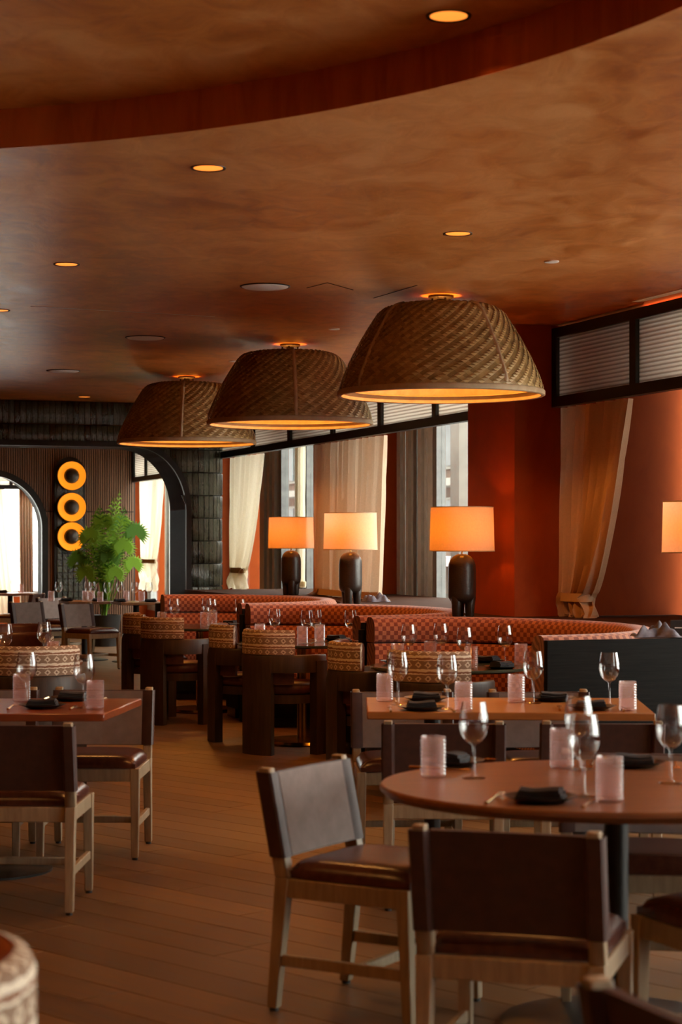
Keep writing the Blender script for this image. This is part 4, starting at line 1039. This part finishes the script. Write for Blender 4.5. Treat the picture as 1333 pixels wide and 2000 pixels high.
# round walnut table
t = 'round walnut table'
for k, px, py, lb in (('w', 1141, 1556, 'wine glass on the round walnut table beside the plate with brass fork'), ('w', 926, 1520, 'wine glass on the round walnut table near the grey suede chair'),
                      ('w', 1131, 1503, 'wine glass on the round walnut table near the honey table'), ('w', 1311, 1530, 'wine glass on the round walnut table, cut by the frame'),
                      ('t', 1191, 1566, 'pink ribbed tumbler on the round walnut table beside the brass fork plate'), ('t', 847, 1518, 'pink ribbed tumbler on the round walnut table near the grey suede chair'), ('t', 1098, 1500, 'pink ribbed tumbler on the round walnut table near the honey table')): item(k, px, py, lb)
p = ON(1058, 1566); pl_(p.x, p.y, -.3, 'before the outward turned chair, round walnut table')
p = ON(885, 1494); pl_(p.x, p.y, -1.9, 'before the grey suede chair, round walnut table')
p = ON(1238, 1497); pl_(p.x, p.y, 3.0, 'on the honey table side of the round walnut table')
# honey table
for k, px, py, lb in (('w', 778, 1377, 'wine glass on the honey oak table near its aisle end'), ('w', 874, 1385, 'wine glass on the honey oak table beside the stacked looking napkins'), ('w', 1042, 1374, 'wine glass on the honey oak table near its middle'), ('w', 1191, 1378, 'wine glass on the honey oak table before the black panel'),
                      ('t', 752, 1370, 'pink ribbed tumbler on the honey oak table near its aisle end'), ('t', 906, 1389, 'pink ribbed tumbler on the honey oak table beside the stacked looking napkins'), ('t', 1009, 1372, 'pink ribbed tumbler on the honey oak table near its middle'), ('t', 1227, 1388, 'clear ribbed tumbler on the honey oak table near its window end')): item(k, px, py, lb)
for px, py, rz, w_ in ((824, 1387, 0, 'on the honey oak table, aisle end, round table side'), (833, 1369, 3.1, 'on the honey oak table, aisle end, booth side'), (1082, 1369, 3.1, 'on the honey oak table, window end, booth side'), (1155, 1386, -.1, 'on the honey oak table, window end, round table side')):
    p = ON(px, py); pl_(p.x, p.y, rz, w_)
# cherry table
for k, px, py, lb in (('w', 52, 1377, 'wine glass on the cherry table away from its aisle corner'), ('w', 164, 1383, 'wine glass on the cherry table near its aisle corner'), ('t', 42, 1371, 'pink ribbed tumbler on the cherry table away from its aisle corner'), ('t', 186, 1386, 'pink ribbed tumbler on the cherry table at its aisle corner')): item(k, px, py, lb)
for px, py, rz, w_ in ((83, 1383, 0, 'on the cherry table, front side'), (143, 1368, 3.1, 'on the cherry table, barrel chair side')): p = ON(px, py); pl_(p.x, p.y, rz, w_)
# marble tables
for ti, name, its in ((0, 'marble table behind the honey table', (('w', 799, 14.9, 'w'), ('w', 862, 15.1, ''), ('w', 908, 14.3, ''), ('w', 987, 14.7, ''), ('t', 777, 14.75, ''), ('t', 841, 15.15, ''), ('t', 921, 14.3, ''), ('t', 1018, 14.75, ''))),
                      (1, 'marble table in the middle booth', (('w', 537, 18.5, ''), ('w', 600, 18.1, ''), ('w', 617, 18.3, ''), ('w', 685, 18.2, ''), ('t', 508, 18.6, ''), ('t', 591, 18.0, ''), ('t', 625, 18.45, ''))),
                      (2, 'marble table by the tile column', (('w', 341, 21.5, ''), ('w', 405, 21.7, ''), ('w', 414, 21.4, ''), ('w', 469, 21.3, ''), ('t', 400, 21.3, ''), ('t', 416, 21.6, ''), ('t', 316, 21.4, '')))):
    c = MT[ti]; notes = ('at the aisle edge', 'towards the booth back', 'at the centre', 'at the booth edge')
    cnt_ = {'w': 0, 't': 0}
    for k, px, Y47, _ in its:
        Y = c.y + (Y47*F/4700-[14.7, 18.3, 21.45][ti]*F/4700)*.9; X = (px-666.5)/F*Y
        d = Vector((X-c.x, Y-c.y))
        if d.length > .45: d = d*.45/d.length
        (W_ if k == 'w' else T_)(c.x+d.x, c.y+d.y, ('wine glass' if k == 'w' else 'pink tumbler')+' %s of the round %s' % (notes[cnt_[k] % 4], name)); cnt_[k] += 1
    for a, w_ in ((2.6, 'aisle side'), (-.75, 'panel side'), (.9, 'booth side')):
        pl_(c.x+.38*math.cos(a), c.y+.38*math.sin(a), a-PI/2, '%s of the %s' % (w_, name.replace(' in the', ', ')) if False else '%s, %s' % (w_, name), stone=(a < 0), cutlery=False)
# small aisle table
for k, px, s_, lb in (('w', 86, 309, 'wine glass on the small round table, near its aisle edge'), ('w', 10, 318, 'wine glass on the small round table, away from its aisle edge'), ('t', 104, 314, 'pink ribbed tumbler on the small round table')):
    p = GX(px, s_); d = Vector((p.x-SAT[0], p.y-SAT[1]))
    if d.length > .37: d *= .37/d.length
    (W_ if k == 'w' else T_)(SAT[0]+d.x, SAT[1]+d.y, lb)
# far tables
far = [('w', 115, 'near its doorway end'), ('w', 172, 'before the black panel'), ('w', 181, 'before the palm pot'), ('t', 100, 'near its doorway end'), ('t', 167, 'before the black panel'), ('t', 179, 'before the palm pot')]
for k, px, w_ in far:
    Y = FT1.y-.05+.4*(random.random()-.5); (W_ if k == 'w' else T_)((px-666.5)/F*Y, Y, ('wine glass' if k == 'w' else 'pink tumbler')+' on the far ring light table, '+w_)
for k, px, w_, dy in (('w', 210, 'at its palm end', -.1), ('w', 235, 'under the palm fronds', .25), ('w', 264, 'near its middle', .0), ('w', 291, 'before the cream curtain', -.05), ('t', 196, 'at its palm end', -.2), ('t', 247, 'under the palm fronds', .2), ('t', 277, 'near its curtain side', -.15)):
    Y = FT2.y+dy; X = (px-666.5)/F*Y; (W_ if k == 'w' else T_)(X, Y, ('wine glass' if k == 'w' else 'pink tumbler')+' on the far palm side table, '+w_)
for X, c, w_ in ((-.2, FT1, 'on the far ring light table, doorway end'), (.2, FT1, 'on the far ring light table, palm end'), (-.18, FT2, 'on the far palm side table, palm end'), (.2, FT2, 'on the far palm side table, curtain end')): pl_(c.x+X, c.y-.2, .3, w_, cutlery=False)
W_(FT3.x+.05, FT3.y, 'wine glass on the table before the arched doorway'); T_(FT3.x+.17, FT3.y-.1, 'pink tumbler on the table before the arched doorway'); pl_(FT3.x-.1, FT3.y-.1, 0, 'on the table before the arched doorway', cutlery=False)

# ------------------------------------------------------------------ palm plant
pp = thing('potted_palm', 'lush green potted palm beside the glowing ring lights', 'plant', UV(14.6, V_AT(205, 14.6)))
m = MB(); m.lathe([(0, 0), (.17, 0), (.23, .42), (.235, .45), (.215, .45), (.21, .42), (0, .42)], 32); m.build('planter', 'planter', pp, smooth=40)
m = MB(); m.lathe([(0, .43), (.212, .425), (.212, .40), (0, .40)], 24); m.build('soil', 'soil', pp)
rp = random.Random(11)
def frond(base, tip, bend, width, mat, nleaf=15):
    m = MB(); base = Vector(base); tip = Vector(tip); mid = (base+tip)/2+Vector((0, 0, bend)); pts = [(1-t)**2*base+2*t*(1-t)*mid+t*t*tip for t in [k/18 for k in range(19)]]
    m.tube(pts, [.010-.0075*k/18 for k in range(19)], 5)
    for k in range(5, 19):
        p = pts[k]; t = (pts[min(k+1, 18)]-pts[k-1]).normalized(); side = t.cross(Vector((0, 0, 1)))
        side = side.normalized() if side.length > .05 else Vector((1, 0, 0)); f_ = (k-4)/14; L = width*math.sin(PI*min(1, .2+.8*f_))**.7*(.85+.3*rp.random())
        for sg in (-1, 1):
            d = (side*sg+t*.75+Vector((0, 0, -.15-.2*rp.random()))).normalized(); w = t.cross(d).cross(d).normalized()*.016
            q = p+d*L*.5+Vector((0, 0, .015)); e = p+d*L+Vector((0, 0, -.03))
            m.add([p-w*.3, q-w, e, q+w, p+w*.3], [(0, 1, 3, 4), (1, 2, 3)])
    return m.build('frond', mat, pp)
def fan(base, hub, nrm, rad, mat):
    m = MB(); m.tube([base, (Vector(base)+Vector(hub))/2+Vector((0, 0, .06)), hub], [.008, .006, .004], 5); hub = Vector(hub); nrm = Vector(nrm).normalized()
    a = nrm.cross(Vector((0, 0, 1))).normalized(); b = a.cross(nrm)
    for k in range(22):
        q = -2.3+4.6*k/21; d = a*math.sin(q)+b*math.cos(q); L = rad*(.85+.15*math.cos(q))*(.92+.16*rp.random()); w = nrm.cross(d)*rad*.075; e = hub+d*L+Vector((0, 0, -.10*L))-nrm*.03
        m.add([hub, hub+d*L*.6-w+nrm*.008, e, hub+d*L*.6+w+nrm*.008], [(0, 1, 2, 3)])
    return m.build('fan_leaf', mat, pp)
for tx, ty, tz, bd, w in ((.22, -.05, 2.22, .35, .24), (.10, .1, 2.12, .3, .22), (-.10, -.1, 1.95, .35, .22), (.30, -.2, 1.98, .35, .22), (.02, -.25, 1.85, .3, .22), (-.28, .05, 1.72, .4, .2), (.35, .15, 1.75, .4, .2), (-.35, -.2, 1.35, .45, .18), (.15, -.35, 1.65, .4, .2), (-.15, -.35, 1.55, .4, .2), (.16, -.15, 2.1, .3, .26), (-.05, -.2, 2.0, .3, .24), (.28, -.3, 1.8, .35, .24), (-.3, -.25, 1.6, .4, .22), (.4, -.2, 1.55, .45, .2), (-.42, -.15, 1.15, .45, .2), (.05, -.4, 1.45, .4, .22)):
    frond((rp.uniform(-.05, .05), rp.uniform(-.05, .05), .44), (tx, ty, tz), bd, w, 'leaf' if rp.random() > .4 else 'leaf_dark')
for hx, hy, hz, nx, ny, nz, rd in ((.46, -.15, 1.60, .3, -1, .35, .26), (.1, -.3, 1.28, 0, -1, .3, .25), (-.18, -.3, 1.55, -.2, -1, .4, .24), (.3, -.3, 1.40, .2, -1, .4, .24), (-.38, -.1, 1.22, -.4, -1, .2, .24), (.42, -.1, 1.15, .5, -1, .3, .22), (0, -.2, 1.75, 0, -1, .5, .24), (-.25, -.2, 1.02, -.2, -1, 0, .22), (.18, -.3, 1.02, .2, -1, .1, .2), (.25, -.1, 1.75, .3, -1, .5, .22)):
    fan((0, 0, .44), (hx, hy, hz), (nx, ny, nz), rd, 'leaf' if rp.random() > .3 else 'leaf_dark')

# ------------------------------------------------------------------ small things on the ledge
def rag(px, uu, z, label, sz, mat):
    rr = random.Random(len(label)); ph = [rr.random()*6 for _ in range(6)]
    root = UV(uu, V_AT(px, uu), z); m = MB()
    def top(i, j):
        x = (2*i-1); y = (2*j-1); r2 = max(abs(x), abs(y)); e = max(0, 1-r2**3)
        h = e*(.045+.020*math.sin(6*x+ph[0]+2*y)+.016*math.sin(9*y+ph[1])+.012*math.sin(13*x-7*y+ph[2]))+.004
        return (x*sz*(1+.15*math.sin(3*y+ph[3])), y*sz*.6*(1+.2*math.sin(4*x+ph[4])), max(.004, h))
    m.grid(top, 30, 22); m.grid(lambda i, j: (lambda q: (q[0], q[1], .0005))(top(i, j)), 30, 22, flip=True)
    tag(m.build('crumpled_cloth', mat, loc=root, smooth=60), label, 'cloth', 'crumpled cloths on the ledges')
rag(1284, -3.30, .969, 'crumpled grey cloth lying on top of the black end panel', .125, 'cloth_grey')
rag(735, 3.55, .9552, 'crumpled dark cloth lying beside the lamp by the beige curtain', .12, 'cloth_grey')
q = UV(-2.9, V_AT(1327, -2.9), .9552); m = MB(); m.box((0, 0, .045), (.10, .012, .09)); o = m.build('table_card', 'paper_dark', loc=q, rz=-.1, bevel=.002, seg=1); tag(o, 'small dark card standing on the ledge by the lamp', 'card')
m = MB(); m.box((0, -.0065, .045), (.05, .001, .006)); m.build('print_line', 'white_disc', o)
